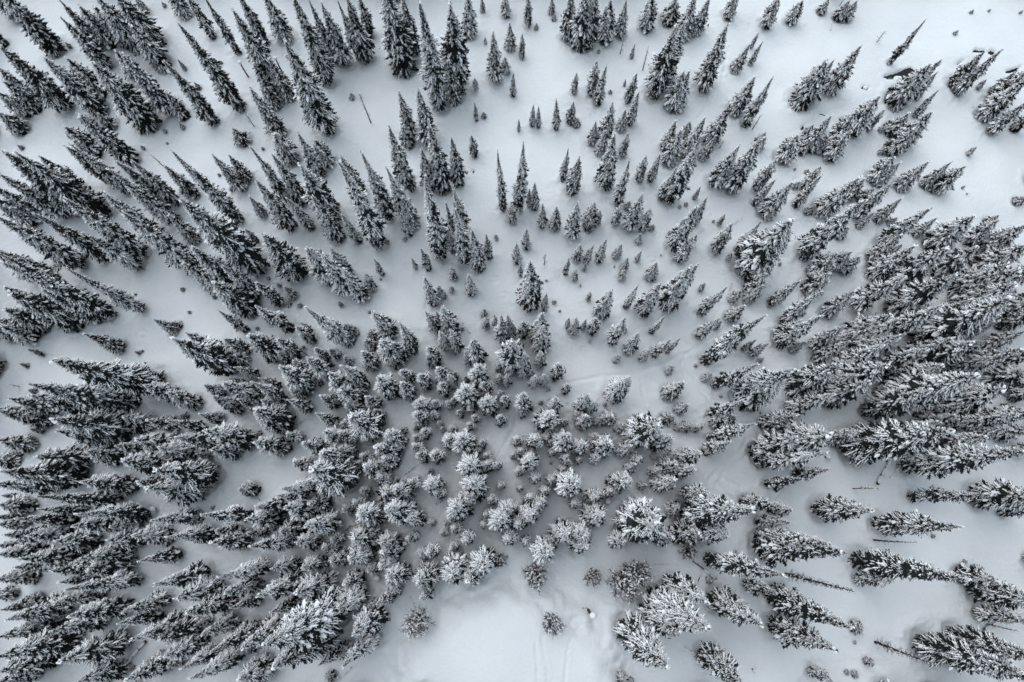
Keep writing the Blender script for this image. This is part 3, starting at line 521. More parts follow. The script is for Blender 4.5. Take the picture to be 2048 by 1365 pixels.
LOGS = [
(56.33, 84.13, 56.49, 85.71, 0.23, 'small bare branch poking from snow, eighty-one percent across and four percent down the photo'),
(35.95, 46.41, 37.91, 47.68, 0.41, 'small bare branch poking from snow, seventy-two percent across and thirty-three percent down the photo'),
(46.01, 43.5, 46.07, 44.22, 0.49, 'small bare branch poking from snow, seventy-seven percent across and thirty-five percent down the photo'),
(-47.08, 22.53, -45.2, 23.53, 0.32, 'small bare branch poking from snow, twenty-three percent across and fifty-three percent down the photo'),
(-8.31, 27.58, -9.82, 29.45, 0.81, 'small bare branch poking from snow, forty-five percent across and forty-eight percent down the photo'),
(4.17, 16.33, 6.59, 17.38, 0.65, 'small bare branch poking from snow, fifty-four percent across and fifty-eight percent down the photo'),
(7.37, 15.85, 7.86, 16.33, 0.32, 'small bare branch poking from snow, fifty-five percent across and fifty-nine percent down the photo'),
(34.47, 34.76, 34.87, 35.81, 0.65, 'small bare branch poking from snow, seventy-one percent across and forty-two percent down the photo'),
(-34.27, 13.3, -36.41, 11.86, 0.81, 'small bare branch poking from snow, twenty-nine percent across and sixty-two percent down the photo'),
(-40.48, 0.64, -41.24, 1.25, 0.65, 'small bare branch poking from snow, twenty-five percent across and seventy-three percent down the photo'),
(-17.97, 4.68, -16.14, 6.23, 0.65, 'small bare branch poking from snow, forty percent across and sixty-nine percent down the photo'),
(-12.05, 0.72, -13.28, 0.19, 0.65, 'small bare branch poking from snow, forty-three percent across and seventy-four percent down the photo'),
(55.25, 3.33, 58.29, 7.94, 0.97, 'snow-topped fallen log, eighty-six percent across and sixty-nine percent down the photo'),
(57.37, 4.25, 60.04, 7.02, 0.65, 'small bare branch poking from snow, eighty-eight percent across and sixty-nine percent down the photo'),
(59.95, 4.56, 61.74, 5.79, 0.81, 'small bare branch poking from snow, eighty-nine percent across and sixty-nine percent down the photo'),
(-55.95, -19.85, -58.74, -23.73, 0.97, 'snow-topped fallen log, thirteen percent across and ninety-six percent down the photo'),
(-15.71, -14.89, -16.53, -13.05, 0.32, 'small bare branch poking from snow, forty percent across and eighty-eight percent down the photo'),
(-26.28, -24.78, -24.75, -23.14, 0.49, 'small bare branch poking from snow, thirty-four percent across and ninety-eight percent down the photo'),
(-4.49, -8.39, -2.36, -9.25, 0.97, 'small bare branch poking from snow, forty-nine percent across and eighty-three percent down the photo'),
(9.15, -14.78, 10.04, -14.92, 0.49, 'small bare branch poking from snow, fifty-seven percent across and eighty-nine percent down the photo'),
(20.34, -8.58, 22.77, -8.57, 0.32, 'small bare branch poking from snow, sixty-five percent across and eighty-three percent down the photo'),
(26.77, -11.15, 27.68, -8.7, 0.49, 'small bare branch poking from snow, sixty-eight percent across and eighty-four percent down the photo'),
(29.51, -10.71, 26.05, -8.13, 0.65, 'snow-topped fallen log, sixty-nine percent across and eighty-four percent down the photo'),
(29.58, -23.12, 23.88, -20.15, 0.65, 'snow-topped fallen log, sixty-nine percent across and ninety-six percent down the photo'),
(68.62, -17.72, 74.49, -15.05, 0.81, 'snow-topped fallen log, ninety-eight percent across and ninety-one percent down the photo'),
(-24.52, -2.33, -27.67, -4.13, 1.14, 'small bare branch poking from snow, thirty-four percent across and seventy-seven percent down the photo'),
]
STUMPS = [
(-63.35, 75.83, 1.0, 0.81, 'snow-capped broken stump, round white cap, seventeen percent across and eleven percent down the photo'),
(-49.17, 75.15, 4.17, 0.73, 'snow-capped bare snag pole, round white cap, twenty-three percent across and nine percent down the photo'),
(-42.93, 75.82, 4.3, 0.73, 'snow-capped bare snag pole, round white cap, twenty-seven percent across and nine percent down the photo'),
(72.06, 43.58, 1.0, 0.65, 'snow-capped broken stump, round white cap, ninety-three percent across and thirty-five percent down the photo'),
(53.37, 26.15, 1.0, 0.89, 'snow-capped broken stump, round white cap, eighty-three percent across and fifty percent down the photo'),
(50.77, 24.33, 1.0, 0.89, 'snow-capped broken stump, round white cap, eighty-two percent across and fifty-one percent down the photo'),
(45.95, 25.57, 1.0, 0.65, 'snow-capped broken stump, round white cap, seventy-nine percent across and fifty percent down the photo'),
(-56.76, -0.69, 1.0, 0.97, 'snow-capped broken stump, round white cap, fifteen percent across and seventy-five percent down the photo'),
(-75.81, -0.89, 1.0, 0.81, 'snow-capped broken stump, round white cap, three percent across and seventy-five percent down the photo'),
(-60.55, 3.93, 1.0, 0.57, 'snow-capped broken stump, round white cap, thirteen percent across and seventy percent down the photo'),
(-17.41, -5.62, 1.97, 0.73, 'snow-capped broken stump, round white cap, forty percent across and eighty percent down the photo'),
(13.44, 0.64, 1.0, 0.97, 'snow-capped broken stump, round white cap, fifty-nine percent across and seventy-three percent down the photo'),
(28.8, 12.64, 1.01, 0.57, 'snow-capped broken stump, round white cap, sixty-nine percent across and sixty-two percent down the photo'),
(47.68, 7.46, 1.0, 0.81, 'snow-capped broken stump, round white cap, eighty-one percent across and sixty-seven percent down the photo'),
(72.86, 12.39, 1.0, 0.49, 'snow-capped broken stump, round white cap, ninety-six percent across and sixty-two percent down the photo'),
(-21.52, -10.67, 1.0, 0.97, 'snow-capped broken stump, round white cap, thirty-seven percent across and eighty-five percent down the photo'),
(4.62, -8.03, 2.33, 0.81, 'snow-capped bare snag pole, round white cap, fifty-four percent across and eighty-two percent down the photo'),
(10.11, -15.15, 5.21, 1.06, 'snow-capped bare snag pole, round white cap, fifty-eight percent across and ninety percent down the photo'),
(33.92, -23.22, 1.0, 0.57, 'snow-capped broken stump, round white cap, seventy-four percent across and ninety-eight percent down the photo'),
(-28.57, 71.0, 1.0, 0.73, 'snow-capped broken stump, round white cap, thirty-five percent across and fourteen percent down the photo'),
]
SHRUBS = [
(-14.88, -16.57, 10.47, 4.24, 'leafless brown twiggy shrub, snow-dusted, forty-one percent across and ninety-two percent down the photo'),
(-3.13, -7.94, 3.41, 2.55, 'leafless brown twiggy shrub, snow-dusted, forty-nine percent across and eighty-two percent down the photo'),
(2.16, -10.01, 9.67, 3.91, 'leafless brown twiggy shrub, snow-dusted, fifty-two percent across and eighty-four percent down the photo'),
(4.65, -16.3, 8.58, 3.47, 'leafless brown twiggy shrub, snow-dusted, fifty-four percent across and ninety-one percent down the photo'),
(10.59, -10.34, 7.26, 2.94, 'leafless brown twiggy shrub, snow-dusted, fifty-eight percent across and eighty-five percent down the photo'),
(15.01, -10.92, 12.53, 5.08, 'leafless brown twiggy shrub, snow-dusted, sixty-one percent across and eighty-six percent down the photo'),
(17.08, -9.64, 11.08, 4.49, 'leafless brown twiggy shrub, snow-dusted, sixty-two percent across and eighty-four percent down the photo'),
(25.16, -6.69, 5.85, 2.55, 'leafless brown twiggy shrub, snow-dusted, sixty-seven percent across and eighty-one percent down the photo'),
]
LARCHES = [
(40.03, -9.95, 22.0, 1.91, 'tall dead larch bristling with bare twigs, eighty percent across and eighty-five percent down the photo'),
(52.5, -19.54, 14.91, 2.15, 'tall dead larch bristling with bare twigs, eighty-eight percent across and ninety-six percent down the photo'),
]
TRACKS = [
(0.22, [(-1.44, 13.59), (-0.48, 15.84), (0.96, 16.97), (4.19, 18.03), (6.61, 19.01), (9.85, 19.75), (13.09, 20.32), (16.33, 20.66), (19.49, 20.99), (21.22, 21.81), (23.44, 22.47), (26.1, 23.97), (27.42, 24.3), (29.43, 25.39), (31.55, 26.73), (33.71, 28.5), (35.76, 29.77), (38.03, 31.65), (39.84, 33.63), (40.97, 35.37), (41.44, 37.03)]),
(0.14, [(27.42, 24.3), (26.56, 23.39), (26.26, 22.39), (26.53, 21.4), (27.36, 20.33), (28.86, 18.54), (30.35, 16.76), (31.89, 16.03)]),
(0.14, [(41.46, 37.29), (42.25, 34.93), (43.53, 32.51), (45.0, 29.77), (46.06, 26.22)]),
(0.2, [(-0.48, 13.27), (-1.43, 11.04), (-3.24, 8.13), (-4.4, 6.41), (-6.73, 4.25), (-9.59, 1.94), (-10.95, 0.04), (-12.45, -1.84), (-13.34, -3.34), (-14.67, -5.2), (-15.77, -6.67), (-16.71, -8.14), (-16.95, -9.96)]),
(0.2, [(-20.35, -12.35), (-22.68, -14.28), (-25.43, -16.28), (-26.73, -17.34)]),
(0.2, [(36.17, 12.53), (35.48, 9.77), (34.35, 8.2), (32.44, 6.65), (30.8, 5.49), (29.53, 3.8), (30.17, 1.82)]),
(0.18, [(37.63, 11.11), (36.92, 8.99), (35.64, 7.66), (33.58, 6.26), (31.94, 5.11), (31.06, 3.57), (30.17, 1.82)]),
(0.18, [(41.76, 3.6), (40.25, 2.3), (38.84, 1.09)]),
(0.16, [(30.66, 3.34), (32.89, 0.92)]),
(0.12, [(31.5, 4.26), (34.4, 2.59)]),
(0.12, [(27.9, 5.1), (28.71, 3.19), (29.2, 2.27)]),
(0.1, [(12.98, -11.64), (11.37, -12.79), (9.32, -13.79), (7.94, -15.07), (7.23, -17.18)]),
(0.1, [(11.28, -16.39), (9.1, -17.17), (7.58, -18.57), (6.82, -20.09), (6.56, -22.15), (6.37, -25.41)]),
(0.1, [(3.81, -17.19), (3.12, -18.59), (3.26, -20.46), (3.76, -22.17), (3.95, -25.42)]),
(0.12, [(2.23, -19.43), (2.5, -23.88)]),
(0.1, [(15.87, -13.05), (14.03, -14.19), (12.84, -13.99)]),
(0.14, [(37.55, 80.5), (36.39, 75.37), (35.65, 72.34), (33.21, 68.85), (31.11, 66.39)]),
(0.14, [(19.44, 19.76), (20.11, 16.5), (20.65, 14.1)]),
(0.2, [(5.18, -1.41), (6.91, 0.85)]),
(0.13, [(11.91, 24.72), (11.85, 24.56), (11.67, 24.42), (11.41, 24.32), (11.09, 24.26), (10.75, 24.26), (10.43, 24.32), (10.18, 24.42), (10.01, 24.56), (9.95, 24.71), (10.02, 24.87), (10.19, 25.01), (10.45, 25.11), (10.77, 25.17), (11.11, 25.17), (11.43, 25.11), (11.69, 25.01), (11.85, 24.87), (11.91, 24.72)]),
(0.16, [(-2.25, 33.93), (-2.29, 33.72), (-2.42, 33.54), (-2.62, 33.4), (-2.86, 33.33), (-3.12, 33.33), (-3.37, 33.4), (-3.57, 33.54), (-3.7, 33.72), (-3.75, 33.93), (-3.7, 34.14), (-3.57, 34.32), (-3.38, 34.46), (-3.13, 34.53), (-2.87, 34.53), (-2.63, 34.46), (-2.42, 34.32), (-2.29, 34.14), (-2.25, 33.93)]),
(0.13, [(-62.17, 27.33), (-62.18, 27.1), (-62.27, 26.89), (-62.43, 26.74), (-62.63, 26.66), (-62.86, 26.66), (-63.09, 26.74), (-63.29, 26.89), (-63.43, 27.1), (-63.5, 27.33), (-63.49, 27.56), (-63.4, 27.77), (-63.24, 27.92), (-63.04, 28.0), (-62.81, 28.0), (-62.58, 27.92), (-62.38, 27.77), (-62.24, 27.56), (-62.17, 27.33)]),
(0.13, [(-62.26, 36.71), (-62.27, 36.52), (-62.33, 36.36), (-62.45, 36.25), (-62.61, 36.18), (-62.79, 36.18), (-62.96, 36.25), (-63.11, 36.37), (-63.22, 36.53), (-63.28, 36.71), (-63.27, 36.89), (-63.2, 37.05), (-63.08, 37.17), (-62.92, 37.23), (-62.74, 37.23), (-62.57, 37.17), (-62.42, 37.05), (-62.31, 36.89), (-62.26, 36.71)]),
(0.12, [(-38.94, 6.57), (-38.95, 6.36), (-39.03, 6.17), (-39.17, 6.03), (-39.35, 5.96), (-39.54, 5.96), (-39.73, 6.03), (-39.88, 6.17), (-40.0, 6.36), (-40.05, 6.57), (-40.03, 6.79), (-39.95, 6.97), (-39.82, 7.11), (-39.64, 7.19), (-39.45, 7.19), (-39.26, 7.11), (-39.1, 6.97), (-38.99, 6.79), (-38.94, 6.57)]),
(0.12, [(-3.68, 36.73), (-3.72, 36.55), (-3.82, 36.39), (-3.97, 36.27), (-4.16, 36.21), (-4.37, 36.21), (-4.56, 36.27), (-4.72, 36.39), (-4.82, 36.55), (-4.86, 36.73), (-4.82, 36.91), (-4.72, 37.07), (-4.57, 37.19), (-4.38, 37.25), (-4.17, 37.25), (-3.98, 37.18), (-3.82, 37.07), (-3.72, 36.91), (-3.68, 36.73)]),
(0.12, [(32.87, 48.52), (32.82, 48.3), (32.69, 48.11), (32.5, 47.97), (32.27, 47.89), (32.03, 47.89), (31.82, 47.97), (31.64, 48.11), (31.54, 48.3), (31.51, 48.52), (31.56, 48.74), (31.69, 48.94), (31.88, 49.08), (32.11, 49.16), (32.35, 49.16), (32.57, 49.08), (32.74, 48.93), (32.84, 48.74), (32.87, 48.52)]),
(0.12, [(22.95, 40.23), (22.9, 40.05), (22.76, 39.89), (22.55, 39.77), (22.31, 39.7), (22.04, 39.7), (21.8, 39.77), (21.6, 39.89), (21.48, 40.05), (21.44, 40.23), (21.5, 40.41), (21.63, 40.57), (21.84, 40.69), (22.09, 40.76), (22.35, 40.75), (22.6, 40.69), (22.79, 40.57), (22.92, 40.41), (22.95, 40.23)]),
]
WATER = [
[(65.35, 74.91), (67.38, 75.51), (68.6, 76.01), (69.17, 76.31), (70.1, 76.61), (70.66, 76.1), (70.65, 75.39), (69.89, 74.99), (69.21, 75.19), (68.42, 74.59), (67.93, 73.58), (67.34, 73.08), (67.75, 74.19), (67.06, 75.1), (66.38, 74.6)],
[(67.14, 72.88), (66.61, 72.18), (65.81, 71.49), (65.74, 70.89), (65.31, 70.29), (64.93, 69.99), (65.5, 71.09), (65.69, 71.89), (66.58, 72.68)],
[(60.81, 72.61), (61.32, 73.11), (61.54, 72.71), (62.17, 72.81), (61.93, 72.31), (61.15, 72.41)],
[(81.33, 79.62), (81.94, 80.13), (82.52, 79.82), (83.43, 79.91), (83.37, 79.5), (81.94, 79.51)],
[(83.99, 79.5), (84.68, 79.91), (85.36, 79.7), (85.09, 79.08), (84.37, 79.09)],
[(86.7, 75.81), (88.57, 76.41), (89.53, 76.81), (89.46, 76.4), (88.3, 75.8), (87.2, 75.6)],
[(51.51, 67.29), (52.58, 67.38), (54.23, 67.18), (53.77, 66.98), (52.55, 67.08)],
[(49.31, 64.36), (49.63, 65.04), (50.01, 65.33), (49.65, 64.26)],
[(55.96, 66.09), (56.7, 66.48), (57.69, 66.77), (56.67, 66.18), (56.2, 65.89)],
[(-10.38, 57.16), (-9.76, 56.97), (-9.05, 56.2), (-9.13, 55.82), (-9.84, 56.3), (-10.19, 56.59)],
[(-8.54, 56.58), (-8.1, 56.77), (-7.92, 56.48), (-8.27, 56.3)],
[(78.19, 77.08), (78.82, 77.79), (79.67, 78.09), (78.76, 77.38)],
]
CLEARING = [(-20.04, -30.37), (-19.11, -23.31), (-16.32, -18.82), (-12.98, -15.66), (-9.87, -13.37), (-6.12, -12.15), (-1.97, -11.41), (2.94, -12.54), (8.18, -14.64), (12.21, -17.64), (14.69, -21.43), (15.48, -30.15)]

# ---------------------------------------------------------------- materials
def mat(name, col, rough=0.8, var=0.0, scale=8.0, bump=0.0, bscale=6.0, col2=None, objvar=0.0, spec=0.2, bump2=0.0):
    m = bpy.data.materials.new(name)
    m.use_nodes = True
    n = m.node_tree.nodes
    l = m.node_tree.links
    b = n['Principled BSDF']
    b.inputs['Roughness'].default_value = rough
    b.inputs['Specular IOR Level'].default_value = spec
    b.inputs['Base Color'].default_value = (*col, 1)
    tc = n.new('ShaderNodeTexCoord')
    geo = n.new('ShaderNodeNewGeometry')
    if col2 is not None:
        no = n.new('ShaderNodeTexNoise')
        no.inputs['Scale'].default_value = scale
        no.inputs['Detail'].default_value = 5
        l.new(geo.outputs['Position'], no.inputs['Vector'])
        mx = n.new('ShaderNodeMix')
        mx.data_type = 'RGBA'
        mx.inputs[6].default_value = (*col, 1)
        mx.inputs[7].default_value = (*col2, 1)
        mr = n.new('ShaderNodeMapRange')
        mr.inputs[1].default_value = 0.38
        mr.inputs[2].default_value = 0.62
        l.new(no.outputs['Fac'], mr.inputs[0])
        l.new(mr.outputs[0], mx.inputs[0])
        out = mx.outputs[2]
        if objvar:
            oi = n.new('ShaderNodeObjectInfo')
            hv = n.new('ShaderNodeHueSaturation')
            ma = n.new('ShaderNodeMapRange')
            ma.inputs[3].default_value = 1 - objvar
            ma.inputs[4].default_value = 1 + objvar
            l.new(oi.outputs['Random'], ma.inputs[0])
            l.new(ma.outputs[0], hv.inputs['Value'])
            l.new(out, hv.inputs['Color'])
            out = hv.outputs[0]
        l.new(out, b.inputs['Base Color'])
    if bump:
        nb = n.new('ShaderNodeTexNoise')
        nb.inputs['Scale'].default_value = bscale
        nb.inputs['Detail'].default_value = 6
        nb.inputs['Roughness'].default_value = 0.6
        l.new(geo.outputs['Position'], nb.inputs['Vector'])
        bp = n.new('ShaderNodeBump')
        bp.inputs['Strength'].default_value = 1.0
        bp.inputs['Distance'].default_value = bump
        l.new(nb.outputs['Fac'], bp.inputs['Height'])
        l.new(bp.outputs['Normal'], b.inputs['Normal'])
    return m

M_ground = mat('ground_snow', (0.82, 0.86, 0.88), 0.65, col2=(0.78, 0.82, 0.845), scale=0.09, bump=0.13, bscale=2.0)
M_snow = mat('tree_snow', (0.91, 0.925, 0.94), 0.6, col2=(0.86, 0.88, 0.90), scale=2.5)
M_needle = mat('spruce_needles', (0.011, 0.014, 0.0145), 0.8, col2=(0.025, 0.029, 0.028), scale=1.5, objvar=0.35)
M_bark = mat('grey_bark', (0.10, 0.088, 0.078), 0.9, col2=(0.05, 0.043, 0.038), scale=4)
M_twig = mat('brown_twigs', (0.062, 0.047, 0.044), 0.9, col2=(0.036, 0.028, 0.028), scale=3)
M_water = mat('creek_water', (0.008, 0.009, 0.010), 0.12, spec=0.4)

# ---------------------------------------------------------------- ground height
def vnoise(x, y, seed):
    xi = np.floor(x).astype(np.int64)
    yi = np.floor(y).astype(np.int64)
    fx = x - xi
    fy = y - yi
    fx = fx * fx * fx * (fx * (fx * 6 - 15) + 10)
    fy = fy * fy * fy * (fy * (fy * 6 - 15) + 10)
    def h(a, b):
        n = (a * 374761393 + b * 668265263 + seed * 974634777) & 0xFFFFFFFF
        n = ((n ^ (n >> 13)) * 1274126177) & 0xFFFFFFFF
        n = n ^ (n >> 16)
        return (n & 0xFFFF) / 65535.0
    a = h(xi, yi); b = h(xi + 1, yi); c = h(xi, yi + 1); d = h(xi + 1, yi + 1)
    return (a * (1 - fx) + b * fx) * (1 - fy) + (c * (1 - fx) + d * fx) * fy - 0.5

def seg_dist(x, y, pts, closed=False):
    best = np.full(x.shape, 1e9)
    P = list(pts) + ([pts[0]] if closed else [])
    for (ax, ay), (bx, by) in zip(P[:-1], P[1:]):
        dx, dy = bx - ax, by - ay
        L2 = dx * dx + dy * dy + 1e-9
        t = np.clip(((x - ax) * dx + (y - ay) * dy) / L2, 0, 1)
        best = np.minimum(best, np.hypot(x - ax - t * dx, y - ay - t * dy))
    return best

def inside(x, y, pts):
    r = np.zeros(x.shape, bool)
    n = len(pts)
    for i in range(n):
        ax, ay = pts[i]
        bx, by = pts[(i + 1) % n]
        c = ((ay > y) != (by > y)) & (x < (bx - ax) * (y - ay) / (by - ay + 1e-12) + ax)
        r ^= c
    return r

def smooth(t):
    t = np.clip(t, 0, 1)
    return t * t * (3 - 2 * t)

def base_height(x, y):
    x = np.asarray(x, float); y = np.asarray(y, float)
    far = smooth((np.hypot(x, y - 20) - 160) / 400)
    z = 1.3 * vnoise(x / 22, y / 22, 1) + 0.85 * vnoise(x / 9 + 7, y / 9, 2) + 0.42 * vnoise(x / 4.2, y / 4.2 + 3, 3)
    z = z + far * (40 * vnoise(x / 300, y / 300, 5))
    # raised open clearing towards the bottom of the photo
    d = seg_dist(x, y, CLEARING, True)
    ins = inside(x, y, CLEARING)
    sd_ = np.where(ins, d, -d) + 1.2 * vnoise(x / 2.5, y / 2.5, 9)
    z = z * np.where(ins, 1 - 0.8 * smooth(d / 5), 1) + 2.6 * smooth((sd_ + 2.5) / 7.5) + np.exp(-((sd_ - .5) / 2.2) ** 2) * (1.0 * vnoise(x / 1.9, y / 1.9, 12) + .5 * vnoise(x / .9, y / .9, 13))
    return z

ALLT = [(a[0] / 10, a[1] / 10, a[2] / 10, a[3] / 100) for a in SPRUCES] + \
       [(FAR_SPRUCES[i] / 10, FAR_SPRUCES[i + 1] / 10, FAR_SPRUCES[i + 2] / 10, FAR_SPRUCES[i + 3] / 100) for i in range(0, len(FAR_SPRUCES), 5)]

def build_ground():
    step = 0.28
    def axis(a, b):
        mid = np.arange(a, b + 1e-6, step)
        out = []
        s = step; v = 0.0
        while v < 3500:
            s *= 1.35; v += s; out.append(v)
        out = np.array(out)
        return np.concatenate([a - out[::-1], mid, mid[-1] + out])
    xs = axis(-102, 98)
    ys = axis(-31, 97)
    X, Y = np.meshgrid(xs, ys)
    Z = base_height(X, Y)
    # wells, skirts and fallen-snow lumps round the trees
    well = np.zeros_like(Z); lump = np.zeros_like(Z)
    def window(x, y, r):
        return (slice(np.searchsorted(ys, y - r), np.searchsorted(ys, y + r)), slice(np.searchsorted(xs, x - r), np.searchsorted(xs, x + r)))
    for (x, y, h, w) in ALLT:
        r = w * 0.5
        q = r * 1.5 + 2.6
        sl = window(x, y, q)
        if X[sl].size == 0: continue
        d = np.hypot(X[sl] - x, Y[sl] - y)
        wd = 0.20 * w * (1 - smooth(d / (r * 1.25))) - 0.05 * w * np.exp(-((d - r * 1.35) / (0.35 * r + .15)) ** 2)
        cur = well[sl]
        well[sl] = np.where(np.abs(wd) > np.abs(cur), wd, cur)
        lump[sl] = np.maximum(lump[sl], (1 - smooth((d - r) / 2.6)) * min(1, h / 8))
    Z -= well
    Z += (lump * 0.30 + 0.025) * vnoise(X / 0.75, Y / 0.75, 21) + (lump * 0.17 + 0.012) * vnoise(X / 0.4, Y / 0.4, 22) + (lump * 0.32 + .03) * vnoise(X / 1.7, Y / 1.7, 23)
    for hw, pts in TRACKS:
        pa = np.array(pts)
        sl = (slice(np.searchsorted(ys, pa[:, 1].min() - 2), np.searchsorted(ys, pa[:, 1].max() + 2)), slice(np.searchsorted(xs, pa[:, 0].min() - 2), np.searchsorted(xs, pa[:, 0].max() + 2)))
        if X[sl].size == 0: continue
        d = seg_dist(X[sl], Y[sl], pts)
        n = 0.75 + 0.8 * vnoise(X[sl] / 1.1, Y[sl] / 1.1, 31)
        dep = (0.26 if hw < 0.17 else 0.20) * (0.8 if pts[0][1] < -8 else 1)
        Z[sl] += -dep * n * (1 - smooth((d - hw) / 0.16)) + 0.07 * n * np.exp(-((d - hw - 0.3) / 0.16) ** 2)
        Z[sl] += 0.05 * (1 - smooth((d - hw - .3) / 0.5)) * vnoise(X[sl] / 0.45, Y[sl] / 0.45, 33) * 2
    for k_, pts in enumerate(WATER):
        wide = .36 if k_ < 2 else .15
        pa = np.array(pts)
        sl = (slice(np.searchsorted(ys, pa[:, 1].min() - 3), np.searchsorted(ys, pa[:, 1].max() + 3)), slice(np.searchsorted(xs, pa[:, 0].min() - 3), np.searchsorted(xs, pa[:, 0].max() + 3)))
        d = seg_dist(X[sl], Y[sl], pts, True)
        sdw = np.where(inside(X[sl], Y[sl], pts), d, -d)
        Z[sl] += -0.75 * smooth((sdw + wide) / 0.26) + 0.05 * np.exp(-((sdw + 0.8) / 0.5) ** 2)
    ny, nx = Z.shape
    co = np.stack([X, Y, Z], -1).reshape(-1, 3).astype(np.float32)
    idx = np.arange(nx * ny).reshape(ny, nx)
    f = np.stack([idx[:-1, :-1], idx[:-1, 1:], idx[1:, 1:], idx[1:, :-1]], -1).reshape(-1, 4)
    me = bpy.data.meshes.new('snow_ground')
    me.vertices.add(len(co)); me.vertices.foreach_set('co', co.ravel())
    me.loops.add(f.size); me.loops.foreach_set('vertex_index', f.ravel().astype(np.int32))
    me.polygons.add(len(f))
    me.polygons.foreach_set('loop_start', np.arange(0, f.size, 4, dtype=np.int32))
    me.polygons.foreach_set('use_smooth', np.ones(len(f), bool))
    me.update(); me.validate()
    me.materials.append(M_ground)
    o = bpy.data.objects.new('snow_ground', me)
    C.objects.link(o)
    o['kind'] = 'structure'
    return xs, ys, Z

GX, GY, GZ = build_ground()
def gz(x, y):
    i = min(max(int(np.searchsorted(GX, x)), 1), len(GX) - 1)
    j = min(max(int(np.searchsorted(GY, y)), 1), len(GY) - 1)
    u = (x - GX[i - 1]) / (GX[i] - GX[i - 1]); v = (y - GY[j - 1]) / (GY[j] - GY[j - 1])
    return float((GZ[j - 1, i - 1] * (1 - u) + GZ[j - 1, i] * u) * (1 - v) + (GZ[j, i - 1] * (1 - u) + GZ[j, i] * u) * v)

# ---------------------------------------------------------------- mesh helpers
class MB:
    def __init__(s): s.v = []; s.f = []
    def tube(s, pts, rad, n=6, cap=True):
        pts = [Vector(p) for p in pts]
        base = len(s.v)
        for i, p in enumerate(pts):
            t = (pts[min(i + 1, len(pts) - 1)] - pts[max(i - 1, 0)])
            t = t.normalized() if t.length > 1e-9 else Vector((0, 0, 1))
            a = t.cross(Vector((0, 0, 1)) if abs(t.z) < .9 else Vector((1, 0, 0))).normalized()
            b = t.cross(a)
            for k in range(n):
                q = p + (a * math.cos(2 * PI * k / n) + b * math.sin(2 * PI * k / n)) * rad[i]
                s.v.append(tuple(q))
        for i in range(len(pts) - 1):
            for k in range(n):
                k2 = (k + 1) % n
                s.f.append((base + i * n + k, base + i * n + k2, base + (i + 1) * n + k2, base + (i + 1) * n + k))
        if cap:
            s.f.append(tuple(base + (len(pts) - 1) * n + k for k in range(n)))
            s.f.append(tuple(base + k for k in reversed(range(n))))
    def lump(s, p, q, w, h, rnd):
        # snow pillow lying along p -> q: three ribs and two ends
        dx, dy, dz = q[0] - p[0], q[1] - p[1], q[2] - p[2]
        L = math.hypot(dx, dy) + 1e-9
        nx_, ny_ = -dy / L, dx / L
        b = len(s.v)
        s.v.append(p)
        for t, k in ((0.25, .85), (0.7, 1.0)):
            cx, cy, cz = p[0] + dx * t, p[1] + dy * t, p[2] + dz * t
            ww = w * k * rnd.uniform(.7, 1.25); hh = h * k * rnd.uniform(.7, 1.3)
            s.v.append((cx + nx_ * ww, cy + ny_ * ww, cz - hh * .15))
            s.v.append((cx + nx_ * ww * .35, cy + ny_ * ww * .35, cz + hh))
            s.v.append((cx - nx_ * ww * .45, cy - ny_ * ww * .45, cz + hh * .9))
            s.v.append((cx - nx_ * ww, cy - ny_ * ww, cz - hh * .15))
        s.v.append((q[0], q[1], q[2]))
        for k in range(3): s.f.append((b, b + 1 + k, b + 2 + k))
        for k in range(3): s.f.append((b + 1 + k, b + 5 + k, b + 6 + k, b + 2 + k))
        for k in range(3): s.f.append((b + 5 + k, b + 9, b + 6 + k))
    def flake(s, p, q, w, h, rnd):
        # small snow tuft along p -> q: a four-faced roof
        dx, dy, dz = q[0] - p[0], q[1] - p[1], q[2] - p[2]
        L = math.hypot(dx, dy) + 1e-9
        t = rnd.uniform(.4, .75)
        wx, wy = -dy / L * w, dx / L * w
        cx, cy, cz = p[0] + dx * t, p[1] + dy * t, p[2] + dz * t
        a, c = rnd.uniform(.7, 1.3), rnd.uniform(.7, 1.3)
        b = len(s.v)
        s.v.extend([p, (cx + wx * a, cy + wy * a, cz - h * .1), (cx, cy, cz + h), (cx - wx * c, cy - wy * c, cz - h * .1), q])
        s.f.extend([(b, b + 1, b + 2), (b, b + 2, b + 3), (b + 4, b + 2, b + 1), (b + 4, b + 3, b + 2)])
    def ball(s, c, rx, ry, rz, rnd, nu=12, nv=7, jit=.08, zmin=-1.0):
        b = len(s.v)
        for j in range(nv + 1):
            ph = PI * j / nv
            for i in range(nu):
                th = 2 * PI * i / nu
                k = 1 + rnd.uniform(-jit, jit)
                s.v.append((c[0] + rx * k * math.sin(ph) * math.cos(th), c[1] + ry * k * math.sin(ph) * math.sin(th), c[2] + rz * k * max(math.cos(ph), zmin)))
        for j in range(nv):
            for i in range(nu):
                i2 = (i + 1) % nu
                s.f.append((b + j * nu + i, b + (j + 1) * nu + i, b + (j + 1) * nu + i2, b + j * nu + i2))
    def mesh(s, name, m, smooth_=True):
        me = bpy.data.meshes.new(name)
        me.from_pydata(s.v, [], s.f)
        me.materials.append(m)
        if smooth_: me.polygons.foreach_set('use_smooth', np.ones(len(me.polygons), bool))
        me.update()
        return me
    def build(s, name, m, parent=None, smooth_=True):
        o = bpy.data.objects.new(name, s.mesh(name, m, smooth_))
        C.objects.link(o); o.parent = parent
        return o

def thing(name, label, cat, loc, group=None):
    o = bpy.data.objects.new(name, None)
    o.empty_display_size = 0.3
    C.objects.link(o)
    o.location = loc
    o['label'] = label; o['category'] = cat
    if group: o['group'] = group
    return o

